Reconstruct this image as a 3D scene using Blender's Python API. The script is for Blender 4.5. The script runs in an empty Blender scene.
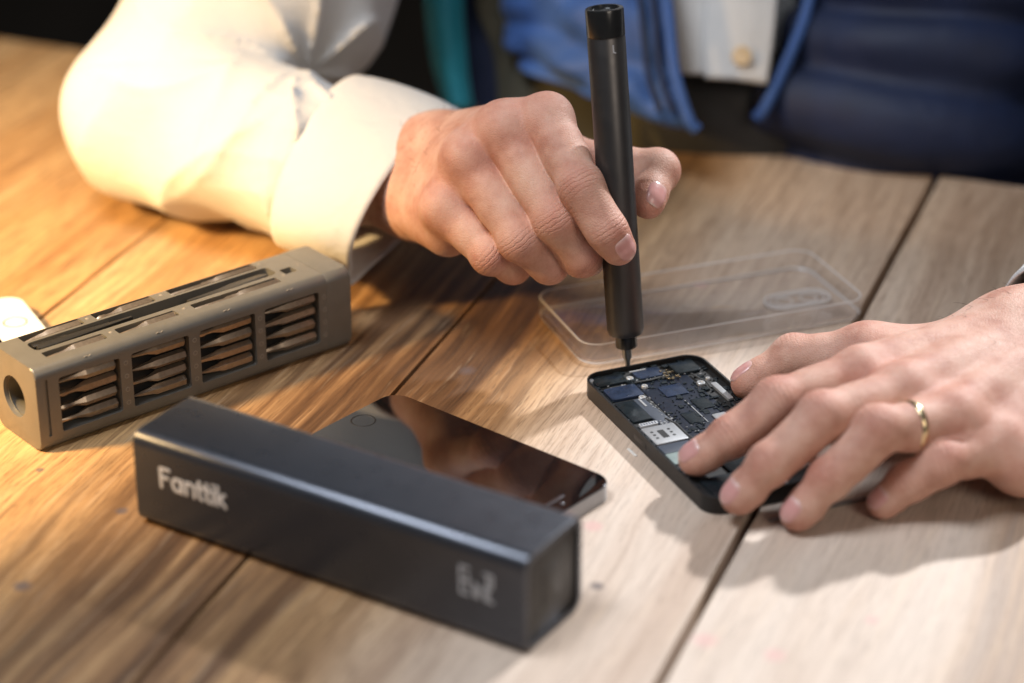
import bpy, bmesh, math, random
import numpy as np
from mathutils import Vector, Matrix
random.seed(7); rng = np.random.default_rng(11)
MM = 0.001
S = bpy.context.scene
COL = S.collection

# ------------------------------------------------------------------ camera geometry (mm)
FPX, DIST = 2400.0, 1120.0
ELEV = math.atan(1171.5 / FPX)
CAM = np.array([0, -DIST*math.cos(ELEV), DIST*math.sin(ELEV)])
RX = np.array([1.0, 0, 0]); UP = np.array([0, math.sin(ELEV), math.cos(ELEV)]); FW = np.array([0, math.cos(ELEV), -math.sin(ELEV)])
def ray(u, v): return (u-512)/FPX*RX - (v-341.5)/FPX*UP + FW
def pd(u, v, d): return CAM + ray(u, v)*d
def pz(u, v, z):
    r = ray(u, v); return CAM + r*((z-CAM[2])/r[2])

# ------------------------------------------------------------------ objects
def link(o, parent=None):
    COL.objects.link(o)
    if parent is not None: o.parent = parent
    return o
def tag(o, label=None, cat=None, group=None, kind=None):
    if label: o['label'] = label
    if cat: o['category'] = cat
    if group: o['group'] = group
    if kind: o['kind'] = kind
    return o
def thing(name, label, cat, loc=(0, 0, 0), rz=0.0, group=None):
    o = bpy.data.objects.new(name, None); o.empty_display_size = 0.01
    link(o); o.location = [loc[0]*MM, loc[1]*MM, (loc[2]+(0.2 if loc[2] == 0 else 0))*MM]; o.rotation_euler = (0, 0, rz)
    return tag(o, label, cat, group)
def meshobj(name, verts, faces, mat, parent=None, smooth=True, scale=MM):
    me = bpy.data.meshes.new(name)
    v = np.asarray(verts, dtype=float)*scale
    me.from_pydata(v.tolist(), [], [list(map(int, f)) for f in faces])
    me.validate()
    if mat is not None: me.materials.append(mat)
    if smooth: me.polygons.foreach_set('use_smooth', [True]*len(me.polygons))
    me.update()
    return link(bpy.data.objects.new(name, me), parent)
def from_bm(name, bm, mat, parent=None, smooth=True, angle=35):
    """bm in mm"""
    bmesh.ops.recalc_face_normals(bm, faces=bm.faces)
    bmesh.ops.scale(bm, vec=(MM, MM, MM), verts=bm.verts)
    me = bpy.data.meshes.new(name); bm.to_mesh(me); bm.free()
    if mat is not None: me.materials.append(mat)
    o = link(bpy.data.objects.new(name, me), parent)
    if smooth:
        me.polygons.foreach_set('use_smooth', [True]*len(me.polygons))
        try: me.set_sharp_from_angle(angle=math.radians(angle))
        except Exception: pass
    return o

def rrect(w, d, r, n=8, cx=0, cy=0):
    """rounded rectangle outline centred on cx,cy, counter-clockwise"""
    r = min(r, w/2-1e-3, d/2-1e-3); out = []
    for (sx, sy, a0) in ((1, 1, 0), (-1, 1, 90), (-1, -1, 180), (1, -1, 270)):
        for k in range(n+1):
            a = math.radians(a0+90*k/n)
            out.append((cx+sx*(w/2-r)+r*math.cos(a), cy+sy*(d/2-r)+r*math.sin(a)))
    return out
def add_prism(bm, outline, z0, z1, bev=0.0, seg=2, M=None, bev_bottom=True):
    vs0 = [bm.verts.new((x, y, z0)) for x, y in outline]; vs1 = [bm.verts.new((x, y, z1)) for x, y in outline]
    n = len(outline)
    f0 = bm.faces.new(vs0[::-1]); f1 = bm.faces.new(vs1)
    fs = [f0, f1]
    for i in range(n):
        fs.append(bm.faces.new((vs0[i], vs0[(i+1) % n], vs1[(i+1) % n], vs1[i])))
    verts = vs0+vs1
    if bev > 0:
        ed = list(f1.edges)+(list(f0.edges) if bev_bottom else [])
        res = bmesh.ops.bevel(bm, geom=ed, offset=bev, segments=seg, profile=0.5, affect='EDGES')
        verts = list({v for v in verts if v.is_valid} | {v for v in res['verts'] if v.is_valid})
    if M is not None: bmesh.ops.transform(bm, matrix=M, verts=verts)
    return verts
def add_box(bm, c, s, bev=0.0, seg=2, M=None):
    r = bmesh.ops.create_cube(bm, size=1.0)
    vs = r['verts']
    bmesh.ops.scale(bm, vec=s, verts=vs); bmesh.ops.translate(bm, vec=c, verts=vs)
    if bev > 0:
        ed = list({e for v in vs for e in v.link_edges})
        res = bmesh.ops.bevel(bm, geom=ed, offset=bev, segments=seg, profile=0.5, affect='EDGES')
        vs = list({v for v in vs if v.is_valid} | set(res['verts']))
    if M is not None: bmesh.ops.transform(bm, matrix=M, verts=vs)
    return vs
def add_lathe(bm, prof, n=48, M=None, cap=True):
    """prof: list of (r, z) bottom to top, around z"""
    rings = []
    for r, z in prof:
        if r < 1e-6: rings.append([bm.verts.new((0, 0, z))])
        else: rings.append([bm.verts.new((r*math.cos(2*math.pi*k/n), r*math.sin(2*math.pi*k/n), z)) for k in range(n)])
    for a, b in zip(rings, rings[1:]):
        for k in range(n):
            k2 = (k+1) % n
            if len(a) == 1 and len(b) == 1: continue
            if len(a) == 1: bm.faces.new((a[0], b[k2], b[k]))
            elif len(b) == 1: bm.faces.new((a[k], a[k2], b[0]))
            else: bm.faces.new((a[k], a[k2], b[k2], b[k]))
    if cap:
        if len(rings[0]) > 1: bm.faces.new(rings[0][::-1])
        if len(rings[-1]) > 1: bm.faces.new(rings[-1])
    vs = [v for r in rings for v in r]
    if M is not None: bmesh.ops.transform(bm, matrix=M, verts=vs)
    return vs
def axis_matrix(p, d):
    """maps +z to d, origin to p (mm)"""
    q = Vector((0, 0, 1)).rotation_difference(Vector(d).normalized())
    return Matrix.Translation(Vector(p)) @ q.to_matrix().to_4x4()
def add_tube(bm, pts, r, n=10, flat=None, closed=False):
    """tube along pts; r scalar or list; flat: (normal, factor) squashes along normal"""
    pts = [Vector(p) for p in pts]; N = len(pts); rings = []
    rr = r if hasattr(r, '__len__') else [r]*N
    up = Vector((0, 0, 1)) if flat is None else Vector(flat[0])
    for i, p in enumerate(pts):
        if closed: t = pts[(i+1) % N]-pts[i-1]
        else: t = pts[min(i+1, N-1)]-pts[max(i-1, 0)]
        t.normalize()
        s = t.cross(up)
        if s.length < 1e-4: s = t.cross(Vector((1, 0, 0)))
        s.normalize(); w = s.cross(t).normalized()
        fz = 1.0 if flat is None else flat[1]
        rings.append([bm.verts.new(p+s*(math.cos(2*math.pi*k/n)*rr[i])+w*(math.sin(2*math.pi*k/n)*rr[i]*fz)) for k in range(n)])
    M_ = N if closed else N-1
    for i in range(M_):
        a, b = rings[i], rings[(i+1) % N]
        for k in range(n): bm.faces.new((a[k], a[(k+1) % n], b[(k+1) % n], b[k]))
    if not closed:
        bm.faces.new(rings[0][::-1]); bm.faces.new(rings[-1])
def catmull(P, n):
    P = [np.asarray(p, float) for p in P]; out = []
    Q = [2*P[0]-P[1]]+P+[2*P[-1]-P[-2]]
    for i in range(1, len(Q)-2):
        for k in range(n):
            t = k/n; a, b, c, d = Q[i-1], Q[i], Q[i+1], Q[i+2]
            out.append(0.5*((2*b)+(-a+c)*t+(2*a-5*b+4*c-d)*t*t+(-a+3*b-3*c+d)*t**3))
    out.append(P[-1]); return np.array(out)
def boolean_cut(o, cutter):
    m = o.modifiers.new('cut', 'BOOLEAN'); m.operation = 'DIFFERENCE'; m.solver = 'EXACT'; m.object = cutter
    bpy.context.view_layer.update()
    dg = bpy.context.evaluated_depsgraph_get()
    me = bpy.data.meshes.new_from_object(o.evaluated_get(dg))
    o.modifiers.clear(); old = o.data; o.data = me; bpy.data.meshes.remove(old)
    cm = cutter.data; bpy.data.objects.remove(cutter); bpy.data.meshes.remove(cm)
    me.polygons.foreach_set('use_smooth', [True]*len(me.polygons))
    try: me.set_sharp_from_angle(angle=math.radians(32))
    except Exception: pass

# ------------------------------------------------------------------ materials
class NT:
    def __init__(s, name):
        s.m = bpy.data.materials.new(name); s.m.use_nodes = True
        s.t = s.m.node_tree; s.t.nodes.clear()
        s.out = s.n('ShaderNodeOutputMaterial')
    def n(s, typ, **kw):
        nd = s.t.nodes.new(typ)
        for k, v in kw.items():
            if k.startswith('i_'): nd.inputs[k[2:].replace('__', ' ')].default_value = v
            else: setattr(nd, k, v)
        return nd
    def l(s, a, b): s.t.links.new(a, b)
    def noise(s, vec, scale, detail=3, rough=0.5, dist=0.0):
        nd = s.n('ShaderNodeTexNoise'); nd.inputs['Scale'].default_value = scale; nd.inputs['Detail'].default_value = detail
        nd.inputs['Roughness'].default_value = rough; nd.inputs['Distortion'].default_value = dist
        if vec is not None: s.l(vec, nd.inputs['Vector'])
        return nd.outputs['Fac']
    def map(s, vec, scale=(1, 1, 1), loc=(0, 0, 0), rot=(0, 0, 0)):
        nd = s.n('ShaderNodeMapping'); nd.inputs['Scale'].default_value = scale; nd.inputs['Location'].default_value = loc; nd.inputs['Rotation'].default_value = rot
        s.l(vec, nd.inputs['Vector']); return nd.outputs['Vector']
    def math(s, op, a, b=None, c=None, clamp=False):
        nd = s.n('ShaderNodeMath', operation=op); nd.use_clamp = clamp
        for i, x in enumerate((a, b, c)):
            if x is None: continue
            if isinstance(x, (int, float)): nd.inputs[i].default_value = x
            else: s.l(x, nd.inputs[i])
        return nd.outputs[0]
    def ramp(s, fac, stops, interp='LINEAR'):
        nd = s.n('ShaderNodeValToRGB'); cr = nd.color_ramp; cr.interpolation = interp
        while len(cr.elements) < len(stops): cr.elements.new(0.5)
        for e, (p, c) in zip(cr.elements, stops):
            e.position = p; e.color = (*c, 1) if len(c) == 3 else c
        s.l(fac, nd.inputs['Fac']); return nd.outputs['Color']
    def mix(s, fac, a, b, mode='MIX'):
        nd = s.n('ShaderNodeMix', data_type='RGBA', blend_type=mode); nd.clamp_factor = True
        for i, x in ((0, fac), (6, a), (7, b)):
            if isinstance(x, (int, float)): nd.inputs[i].default_value = x
            elif isinstance(x, tuple): nd.inputs[i].default_value = (*x, 1) if len(x) == 3 else x
            else: s.l(x, nd.inputs[i])
        return nd.outputs[2]
    def obj(s): return s.n('ShaderNodeTexCoord').outputs['Object']
    def attr(s, name): return s.n('ShaderNodeAttribute', attribute_name=name)
    def bump(s, h, strength, dist, prev=None):
        nd = s.n('ShaderNodeBump'); nd.inputs['Strength'].default_value = strength; nd.inputs['Distance'].default_value = dist
        s.l(h, nd.inputs['Height'])
        if prev is not None: s.l(prev, nd.inputs['Normal'])
        return nd.outputs['Normal']
    def bsdf(s, color=None, rough=0.5, metal=0.0, spec=0.5, normal=None, **kw):
        b = s.n('ShaderNodeBsdfPrincipled')
        for k, x in (('Base Color', color), ('Roughness', rough), ('Metallic', metal), ('Specular IOR Level', spec)):
            if x is None: continue
            if isinstance(x, tuple): b.inputs[k].default_value = (*x, 1) if len(x) == 3 else x
            elif isinstance(x, (int, float)): b.inputs[k].default_value = x
            else: s.l(x, b.inputs[k])
        if normal is not None: s.l(normal, b.inputs['Normal'])
        for k, x in kw.items():
            k = k.replace('_', ' ')
            if isinstance(x, tuple): b.inputs[k].default_value = (*x, 1) if len(x) == 3 and 'Color' in k else x
            elif isinstance(x, (int, float)): b.inputs[k].default_value = x
            else: s.l(x, b.inputs[k])
        s.l(b.outputs[0], s.out.inputs['Surface']); return b

def plain(name, color, rough=0.5, metal=0.0, spec=0.5, var=0.12, nscale=300.0, bump=0.0, bscale=2500.0, **kw):
    t = NT(name); P = t.obj()
    n1 = t.noise(P, nscale, 4, 0.6)
    lo = tuple(c*(1-var) for c in color); hi = tuple(min(1, c*(1+var)) for c in color)
    col = t.ramp(n1, [(0.3, lo), (0.7, hi)])
    rn = t.math('MULTIPLY_ADD', t.noise(P, nscale*2.3, 3), rough*0.35, rough*0.82)
    nrm = t.bump(t.noise(P, bscale, 2), bump, 0.0002) if bump > 0 else None
    t.bsdf(col, rn, metal, spec, nrm, **kw)
    return t.m

M = {}
M['gunmetal'] = plain('gunmetal_anodised', (0.078, 0.083, 0.098), 0.29, 0.7, 0.5, 0.05, 60, 0.03, 9000)
M['cap_dark'] = plain('dark_end_cap', (0.030, 0.029, 0.028), 0.42, 0.0, 0.5, 0.1, 200, 0.05)
M['holder'] = plain('bronze_grey_plastic', (0.165, 0.158, 0.140), 0.38, 0.25, 0.5, 0.06, 120, 0.05, 6000)
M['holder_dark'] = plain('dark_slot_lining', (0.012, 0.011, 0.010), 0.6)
M['bit_steel'] = plain('brown_bit_steel', (0.34, 0.27, 0.20), 0.36, 0.75, 0.5, 0.15, 500)
M['bright_steel'] = plain('bright_steel', (0.45, 0.42, 0.38), 0.30, 1.0, 0.5, 0.15, 500)
M['print_white'] = plain('white_print', (0.74, 0.72, 0.70), 0.6, 0, 0.3)
M['print_grey'] = plain('grey_print', (0.40, 0.41, 0.43), 0.6, 0, 0.3)
M['ring_line'] = plain('grey_ring_line', (0.03, 0.028, 0.025), 0.5)
M['strip'] = plain('dull_metal_strip', (0.30, 0.30, 0.30), 0.55, 0.8)
M['print_faint'] = plain('faint_print', (0.24, 0.215, 0.18), 0.6, 0, 0.3)
M['pen'] = plain('pen_gunmetal', (0.078, 0.074, 0.073), 0.40, 0.8, 0.5, 0.05, 80, 0.02, 9000)
M['pen_cap'] = plain('pen_black_gloss', (0.012, 0.012, 0.012), 0.22, 0.0, 0.5)
M['pen_bit'] = plain('pen_bit_steel', (0.23, 0.23, 0.22), 0.32, 1.0)
M['black_glass'] = plain('black_screen_glass', (0.0045, 0.0045, 0.005), 0.035, 0.0, 1.0, 0.1, 40)
M['alu'] = plain('silver_aluminium', (0.30, 0.31, 0.33), 0.30, 1.0, 0.5, 0.06, 400)
M['slate'] = plain('slate_phone_frame', (0.032, 0.031, 0.031), 0.38, 0.6, 0.5, 0.1, 400)
M['white_glass'] = plain('white_phone_glass', (0.78, 0.78, 0.77), 0.12, 0.0, 0.5, 0.02)
M['gold'] = plain('gold', (0.76, 0.60, 0.36), 0.25, 1.0, 0.5, 0.05)
M['pcb'] = plain('navy_circuit_board', (0.012, 0.017, 0.030), 0.35, 0.1, 0.5, 0.5, 900, 0.3, 1800)
M['shield'] = plain('dark_shield', (0.016, 0.023, 0.028), 0.25, 0.3, 0.5, 0.3, 500)
M['shield_blue'] = plain('blue_black_shield', (0.030, 0.045, 0.085), 0.25, 0.4, 0.5, 0.3, 300)
M['tray'] = plain('silver_tray', (0.46, 0.47, 0.48), 0.40, 0.6, 0.5, 0.06, 600)
M['paleteal'] = plain('pale_battery_film', (0.30, 0.36, 0.34), 0.35, 0.2, 0.5, 0.1, 300)
M['tape'] = plain('dark_blue_tape', (0.045, 0.055, 0.075), 0.5)
M['button_pearl'] = plain('pearl_button', (0.55, 0.42, 0.26), 0.3)
M['rubber'] = plain('black_rubber', (0.010, 0.010, 0.010), 0.6)
# ------------------------------------------------------------------ table (planks run front-left to back-right)
TAB_ROT = -math.radians(20.07)
def wood_material():
    t = NT('planked_wood'); P = t.obj()
    pl = t.attr('plank').outputs['Fac']                        # 0..1 per plank
    sep = t.n('ShaderNodeSeparateXYZ'); t.l(P, sep.inputs[0])
    u, v = sep.outputs['X'], sep.outputs['Y']
    off = t.math('MULTIPLY', pl, 7.3)
    comb = t.n('ShaderNodeCombineXYZ'); t.l(u, comb.inputs[0]); t.l(t.math('ADD', v, off), comb.inputs[1]); t.l(off, comb.inputs[2])
    Q = comb.outputs[0]
    # wandering of the grain
    wob = t.noise(t.map(Q, (5, 2.2, 1)), 1.5, 2, 0.4)
    wob2 = t.noise(t.map(Q, (14, 9, 1)), 1.5, 2, 0.5)
    uu = t.math('ADD', u, t.math('ADD', t.math('MULTIPLY_ADD', wob, 0.030, -0.015), t.math('MULTIPLY_ADD', wob2, 0.004, -0.002)))
    comb2 = t.n('ShaderNodeCombineXYZ'); t.l(uu, comb2.inputs[0]); t.l(t.math('ADD', v, off), comb2.inputs[1]); t.l(off, comb2.inputs[2])
    G = comb2.outputs[0]
    bands = t.noise(t.map(G, (1, 0.055, 1)), 34, 3, 0.55)
    streak = t.noise(t.map(G, (1, 0.035, 1), (0.4, 0.2, 0)), 95, 3, 0.6)
    fine = t.noise(t.map(G, (1, 0.045, 1)), 420, 3, 0.65)
    pores = t.noise(t.map(G, (1, 0.055, 1), (0.1, 0, 0)), 1500, 2, 0.6)
    pores2 = t.noise(t.map(G, (1, 0.030, 1), (0.7, 0, 0)), 800, 2, 0.6)
    blot = t.noise(t.map(Q, (1, 0.35, 1)), 14, 3, 0.55)
    base = t.ramp(bands, [(0.30, (0.360, 0.190, 0.072)), (0.45, (0.510, 0.290, 0.118)), (0.58, (0.590, 0.360, 0.160)), (0.74, (0.650, 0.430, 0.215))])  # golden left boards, made more golden to stand in for warm lamp light
    pale = t.ramp(bands, [(0.28, (0.510, 0.385, 0.300)), (0.48, (0.620, 0.505, 0.415)), (0.72, (0.680, 0.580, 0.495))])
    dark = t.ramp(streak, [(0.37, (0.040, 0.019, 0.009)), (0.47, (0.120, 0.060, 0.027)), (0.55, (0.270, 0.150, 0.068)), (0.68, (0.48, 0.30, 0.145))])
    # which strips are heartwood (dark) and which sapwood (pale): by position across the table
    wu = t.math('ADD', u, t.math('ADD', t.math('MULTIPLY_ADD', blot, 0.030, -0.015), t.math('MULTIPLY_ADD', wob, 0.05, -0.025)))
    def gauss(c, w):
        x = t.math('DIVIDE', t.math('SUBTRACT', wu, c), w)
        return t.math('POWER', 2.718, t.math('MULTIPLY', t.math('MULTIPLY', x, x), -1.0))
    heart = t.math('ADD', gauss(-0.062, 0.040), t.math('MULTIPLY', gauss(-0.010, 0.024), 0.95), clamp=True)
    heart = t.math('ADD', heart, t.math('MULTIPLY', gauss(0.262, 0.022), 0.55), clamp=True)
    heart = t.math('MULTIPLY', heart, t.math('MULTIPLY_ADD', blot, 0.7, 0.85), clamp=True)
    sap = t.math('MULTIPLY_ADD', wu, 16.0, -0.30, clamp=True)
    sap = t.math('MULTIPLY', sap, t.math('MULTIPLY_ADD', blot, 0.7, 0.62), clamp=True)
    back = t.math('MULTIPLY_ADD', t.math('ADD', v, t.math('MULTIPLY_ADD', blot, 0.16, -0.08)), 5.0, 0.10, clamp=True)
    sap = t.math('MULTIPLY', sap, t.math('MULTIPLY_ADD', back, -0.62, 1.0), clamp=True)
    base = t.mix(t.math('MULTIPLY', t.math('MULTIPLY_ADD', wu, 14.0, 0.2, clamp=True), 0.75), base, t.ramp(bands, [(0.30, (0.235, 0.150, 0.095)), (0.50, (0.345, 0.235, 0.160)), (0.74, (0.43, 0.315, 0.225))]))
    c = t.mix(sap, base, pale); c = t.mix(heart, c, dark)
    brk = t.noise(t.map(Q, (3, 1.2, 1)), 9, 3, 0.6)
    st = gauss(-0.041, 0.0055)
    for c_, w_ in ((-0.004, 0.0075), (-0.073, 0.010), (-0.097, 0.005), (-0.118, 0.007), (0.021, 0.004), (-0.232, 0.008)): st = t.math('ADD', st, gauss(c_, w_))
    st = t.math('MULTIPLY', t.math('MULTIPLY', st, t.math('MULTIPLY_ADD', brk, 2.6, -0.75, True)), t.math('MULTIPLY_ADD', streak, -1.4, 1.45, True), clamp=True)
    c = t.mix(t.math('MULTIPLY', st, 0.85), c, (0.075, 0.036, 0.016))
    growth = t.math('POWER', t.math('MULTIPLY_ADD', t.math('SINE', t.math('MULTIPLY', bands, 85.0)), 0.5, 0.5), 3.0)
    c = t.mix(t.math('MULTIPLY', growth, t.math('MULTIPLY_ADD', sap, -0.14, 0.22)), c, (0.17, 0.085, 0.038))
    fm1 = t.math('MULTIPLY', t.ramp(fine, [(0.34, (1, 1, 1)), (0.56, (0, 0, 0))]), t.math('MULTIPLY_ADD', sap, -0.32, 0.42))
    c = t.mix(fm1, c, (0.185, 0.100, 0.048))
    c = t.mix(t.math('MULTIPLY', t.ramp(fine, [(0.56, (0, 0, 0)), (0.74, (1, 1, 1))]), 0.30), c, (0.62, 0.46, 0.30))
    fm2 = t.math('MULTIPLY', t.ramp(pores, [(0.34, (1, 1, 1)), (0.45, (0, 0, 0))]), t.math('MULTIPLY_ADD', sap, -0.28, 0.50))
    c = t.mix(fm2, c, (0.085, 0.045, 0.022))
    c = t.mix(t.math('MULTIPLY', t.ramp(pores2, [(0.33, (1, 1, 1)), (0.42, (0, 0, 0))]), t.math('MULTIPLY_ADD', sap, -0.35, 0.5)), c, (0.10, 0.055, 0.028))
    # knots and stains, pinkish marker smears
    vor = t.n('ShaderNodeTexVoronoi'); vor.inputs['Scale'].default_value = 9.0; t.l(t.map(Q, (1, 0.8, 1), (0.31, 0.12, 0)), vor.inputs['Vector'])
    kn = t.ramp(vor.outputs['Distance'], [(0.018, (1, 1, 1)), (0.045, (0, 0, 0))])
    c = t.mix(t.math('MULTIPLY', kn, 0.7), c, (0.10, 0.08, 0.085))
    vor2 = t.n('ShaderNodeTexVoronoi'); vor2.inputs['Scale'].default_value = 11.0; t.l(t.map(Q, (1.6, 0.7, 1), (0.07, 0.43, 0)), vor2.inputs['Vector'])
    pk = t.ramp(t.math('ADD', vor2.outputs['Distance'], t.math('MULTIPLY_ADD', t.noise(P, 120, 2), 0.06, -0.03)), [(0.03, (1, 1, 1)), (0.07, (0, 0, 0))])
    c = t.mix(t.math('MULTIPLY', pk, t.math('MULTIPLY', sap, 0.30)), c, (0.60, 0.26, 0.25))
    wobv = t.math('MULTIPLY_ADD', t.noise(P, 420, 2), 0.8, 0.6)
    for spots, col_, k_ in (([(-0.1038, -0.2671, 0.003), (-0.0953, -0.2025, 0.0022), (0.1047, -0.1909, 0.0024), (-0.1442, -0.1838, 0.0016)], (0.10, 0.085, 0.09), 0.75), ([(0.0889, -0.1481, 0.0035), (0.2096, -0.1783, 0.0022), (0.1543, -0.2131, 0.004), (0.1812, -0.2139, 0.0035), (0.0649, 0.091, 0.003)], (0.66, 0.34, 0.33), 0.45)):
        for sx, sy, sr in spots:
            vm = t.n('ShaderNodeVectorMath', operation='DISTANCE'); vm.inputs[1].default_value = (sx, sy, 0.0); t.l(P, vm.inputs[0])
            fs = t.ramp(t.math('DIVIDE', vm.outputs['Value'], t.math('MULTIPLY', wobv, sr*2.0)), [(0.35, (1, 1, 1)), (0.75, (0, 0, 0))])
            c = t.mix(t.math('MULTIPLY', fs, k_), c, col_)
    h = t.math('ADD', t.math('MULTIPLY', pores, 0.6), t.math('MULTIPLY', bands, 0.5))
    nrm = t.bump(h, 0.30, 0.0006)
    ro = t.math('MULTIPLY_ADD', fine, 0.20, 0.42)
    t.bsdf(c, ro, 0.0, 0.45, nrm)
    return t.m
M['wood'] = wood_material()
edge_u = [-780, -592, -406, -219.5, -31.5, 146.5, 329, 512, 700]
gaps = [1.2, 1.4, 1.2, 1.8, 2.2, 4.4, 1.5, 1.5]
bm = bmesh.new(); lay = bm.verts.layers.float.new('plank')
def vend(u): return 285 - 0.042*u
for i in range(len(edge_u)-1):
    u0 = edge_u[i]+gaps[i]/2; u1 = edge_u[i+1]-gaps[min(i+1, len(gaps)-1)]/2
    n0 = len(bm.verts)
    vs = [bm.verts.new(p) for p in ((u0, -900, -28), (u1, -900, -28), (u1, vend(u1), -28), (u0, vend(u0), -28), (u0, -900, 0), (u1, -900, 0), (u1, vend(u1), 0), (u0, vend(u0), 0))]
    fs = [bm.faces.new([vs[k] for k in f]) for f in ((3, 2, 1, 0), (4, 5, 6, 7), (0, 1, 5, 4), (1, 2, 6, 5), (2, 3, 7, 6), (3, 0, 4, 7))]
    endE = [e for e in fs[1].edges if e in fs[4].edges]
    side = [e for e in fs[1].edges if e not in endE]
    r1 = bmesh.ops.bevel(bm, geom=endE, offset=7.0, segments=5, profile=0.5, affect='EDGES')
    side = [e for e in side if e.is_valid]
    bmesh.ops.bevel(bm, geom=side, offset=0.9, segments=2, profile=0.5, affect='EDGES')
    bm.verts.ensure_lookup_table()
    pv = (i*0.377) % 1.0
    for v in bm.verts:
        if v[lay] == 0.0: v[lay] = pv+0.001
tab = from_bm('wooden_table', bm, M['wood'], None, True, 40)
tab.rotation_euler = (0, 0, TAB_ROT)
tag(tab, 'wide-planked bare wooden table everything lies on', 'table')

# ------------------------------------------------------------------ room behind: floor and a dim far wall
fm = plain('dark_floor_boards', (0.055, 0.043, 0.032), 0.6, 0, 0.3, 0.3, 6)
wm = plain('dim_brown_wall', (0.075, 0.058, 0.042), 0.8, 0, 0.2, 0.25, 2.5)
o = meshobj('floor', [(-4000, -3000, -740), (4000, -3000, -740), (4000, 3000, -740), (-4000, 3000, -740)], [(0, 1, 2, 3)], fm, None, False); tag(o, kind='structure')
o = meshobj('wall', [(-4000, 3000, -740), (4000, 3000, -740), (4000, 3000, 2200), (-4000, 3000, 2200)], [(0, 1, 2, 3)], wm, None, False); tag(o, kind='structure')
# ------------------------------------------------------------------ lettering made of rounded strokes
def arc(cx, cy, rx, ry, a0, a1, n=18):
    return [(cx+rx*math.cos(math.radians(a0+(a1-a0)*k/n)), cy+ry*math.sin(math.radians(a0+(a1-a0)*k/n))) for k in range(n+1)]
GLYPH = {
 'F': (0.70, [[(0.10, 0.02), (0.10, 0.95)], [(0.10, 0.95), (0.60, 0.95)], [(0.10, 0.52), (0.50, 0.52)]]),
 'a': (0.78, [arc(0.34, 0.33, 0.25, 0.30, 0, 360, 26), [(0.62, 0.02), (0.62, 0.64)]]),
 'n': (0.72, [[(0.10, 0.02), (0.10, 0.64)], [(0.10, 0.36)]+arc(0.34, 0.38, 0.24, 0.26, 180, 0)+[(0.58, 0.02)]]),
 't': (0.42, [[(0.16, 0.88), (0.16, 0.20)]+arc(0.32, 0.20, 0.16, 0.18, 180, 270, 8), [(0.0, 0.62), (0.40, 0.62)]]),
 'i': (0.28, [[(0.12, 0.02), (0.12, 0.64)], [(0.12, 0.90), (0.12, 0.94)]]),
 'k': (0.60, [[(0.10, 0.02), (0.10, 0.95)], [(0.50, 0.64), (0.14, 0.33)], [(0.22, 0.38), (0.54, 0.02)]]),
}
def add_strokes(bm, strokes, w, place, flat=0.10):
    """strokes in 2-D; place(x,y,h)->3-D; h lifts off the face"""
    for i, st in enumerate(strokes):
        pts = [place(x, y, 0.02+0.013*(i % 4)) for x, y in st]
        nrm = Vector(place(0, 0, 1))-Vector(place(0, 0, 0))
        # round caps: short shrinking ends
        P = [Vector(p) for p in pts]; R = [w/2]*len(P)
        t0 = (P[0]-P[1]).normalized(); t1 = (P[-1]-P[-2]).normalized()
        P = [P[0]+t0*w*0.48, P[0]+t0*w*0.34]+P+[P[-1]+t1*w*0.34, P[-1]+t1*w*0.48]
        R = [w*0.12, w*0.36]+R+[w*0.36, w*0.12]
        add_tube(bm, P, R, 10, (nrm, flat))

# ------------------------------------------------------------------ dark metal outer case (front)
AX = Matrix(((0, 0, 1, 0), (1, 0, 0, 0), (0, 1, 0, 0), (0, 0, 0, 1)))     # prism z -> x, outline (x,y) -> (y,z)
BL, BW, BH = 183.5, 41.0, 41.5
box = thing('screwdriver_case', 'long dark blue-grey metal case in front with white lettering on its side', 'tool case', (-150.7, -167.2, 0), math.radians(-32.2))
bm = bmesh.new()
add_prism(bm, rrect(BW, BH, 6.2, 10, BW/2, BH/2), 0, BL)
bm.faces.ensure_lookup_table()
for sgn in (0, 1):
    f = [f for f in bm.faces if len(f.verts) > 10 and abs(f.calc_center_median().z-(BL if sgn else 0)) < 0.01][0]
    bmesh.ops.bevel(bm, geom=list(f.edges), offset=0.5, segments=2, profile=0.5, affect='EDGES')
    f = [f for f in bm.faces if len(f.verts) > 10 and abs(f.calc_center_median().z-(BL if sgn else 0)) < 0.01][0]
    bmesh.ops.inset_region(bm, faces=[f], thickness=2.3, depth=0)
    r = bmesh.ops.inset_region(bm, faces=[f], thickness=0.01, depth=0)
    bmesh.ops.translate(bm, vec=(0, 0, -2.2 if sgn else 2.2), verts=list(f.verts))
bmesh.ops.transform(bm, matrix=AX, verts=bm.verts)
from_bm('shell', bm, M['gunmetal'], box, True, 30)
bm = bmesh.new()
add_prism(bm, rrect(BW-5.2, BH-5.2, 3.6, 6, BW/2, BH/2), BL-2.0, BL-1.1, 0.3)
add_prism(bm, rrect(12, 16, 1.5, 4, BW/2, BH/2), BL-1.15, BL-0.9, 0.1)
bmesh.ops.transform(bm, matrix=AX, verts=bm.verts)
from_bm('end_panel', bm, M['cap_dark'], box, True, 30)
bm = bmesh.new(); x = 12.6; hcap = 8.9
for ch in 'Fanttik':
    adv, st = GLYPH[ch]
    x0 = x
    add_strokes(bm, [[(x0+px*hcap*0.95, 20.6+py*hcap) for px, py in s_] for s_ in st], 1.65, lambda a, b, h: (a, -h, b))
    x += adv*hcap*0.965
from_bm('brand_lettering', bm, M['print_white'], box, True, 60)
bm = bmesh.new()       # small stacked mark near the right end
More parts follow.
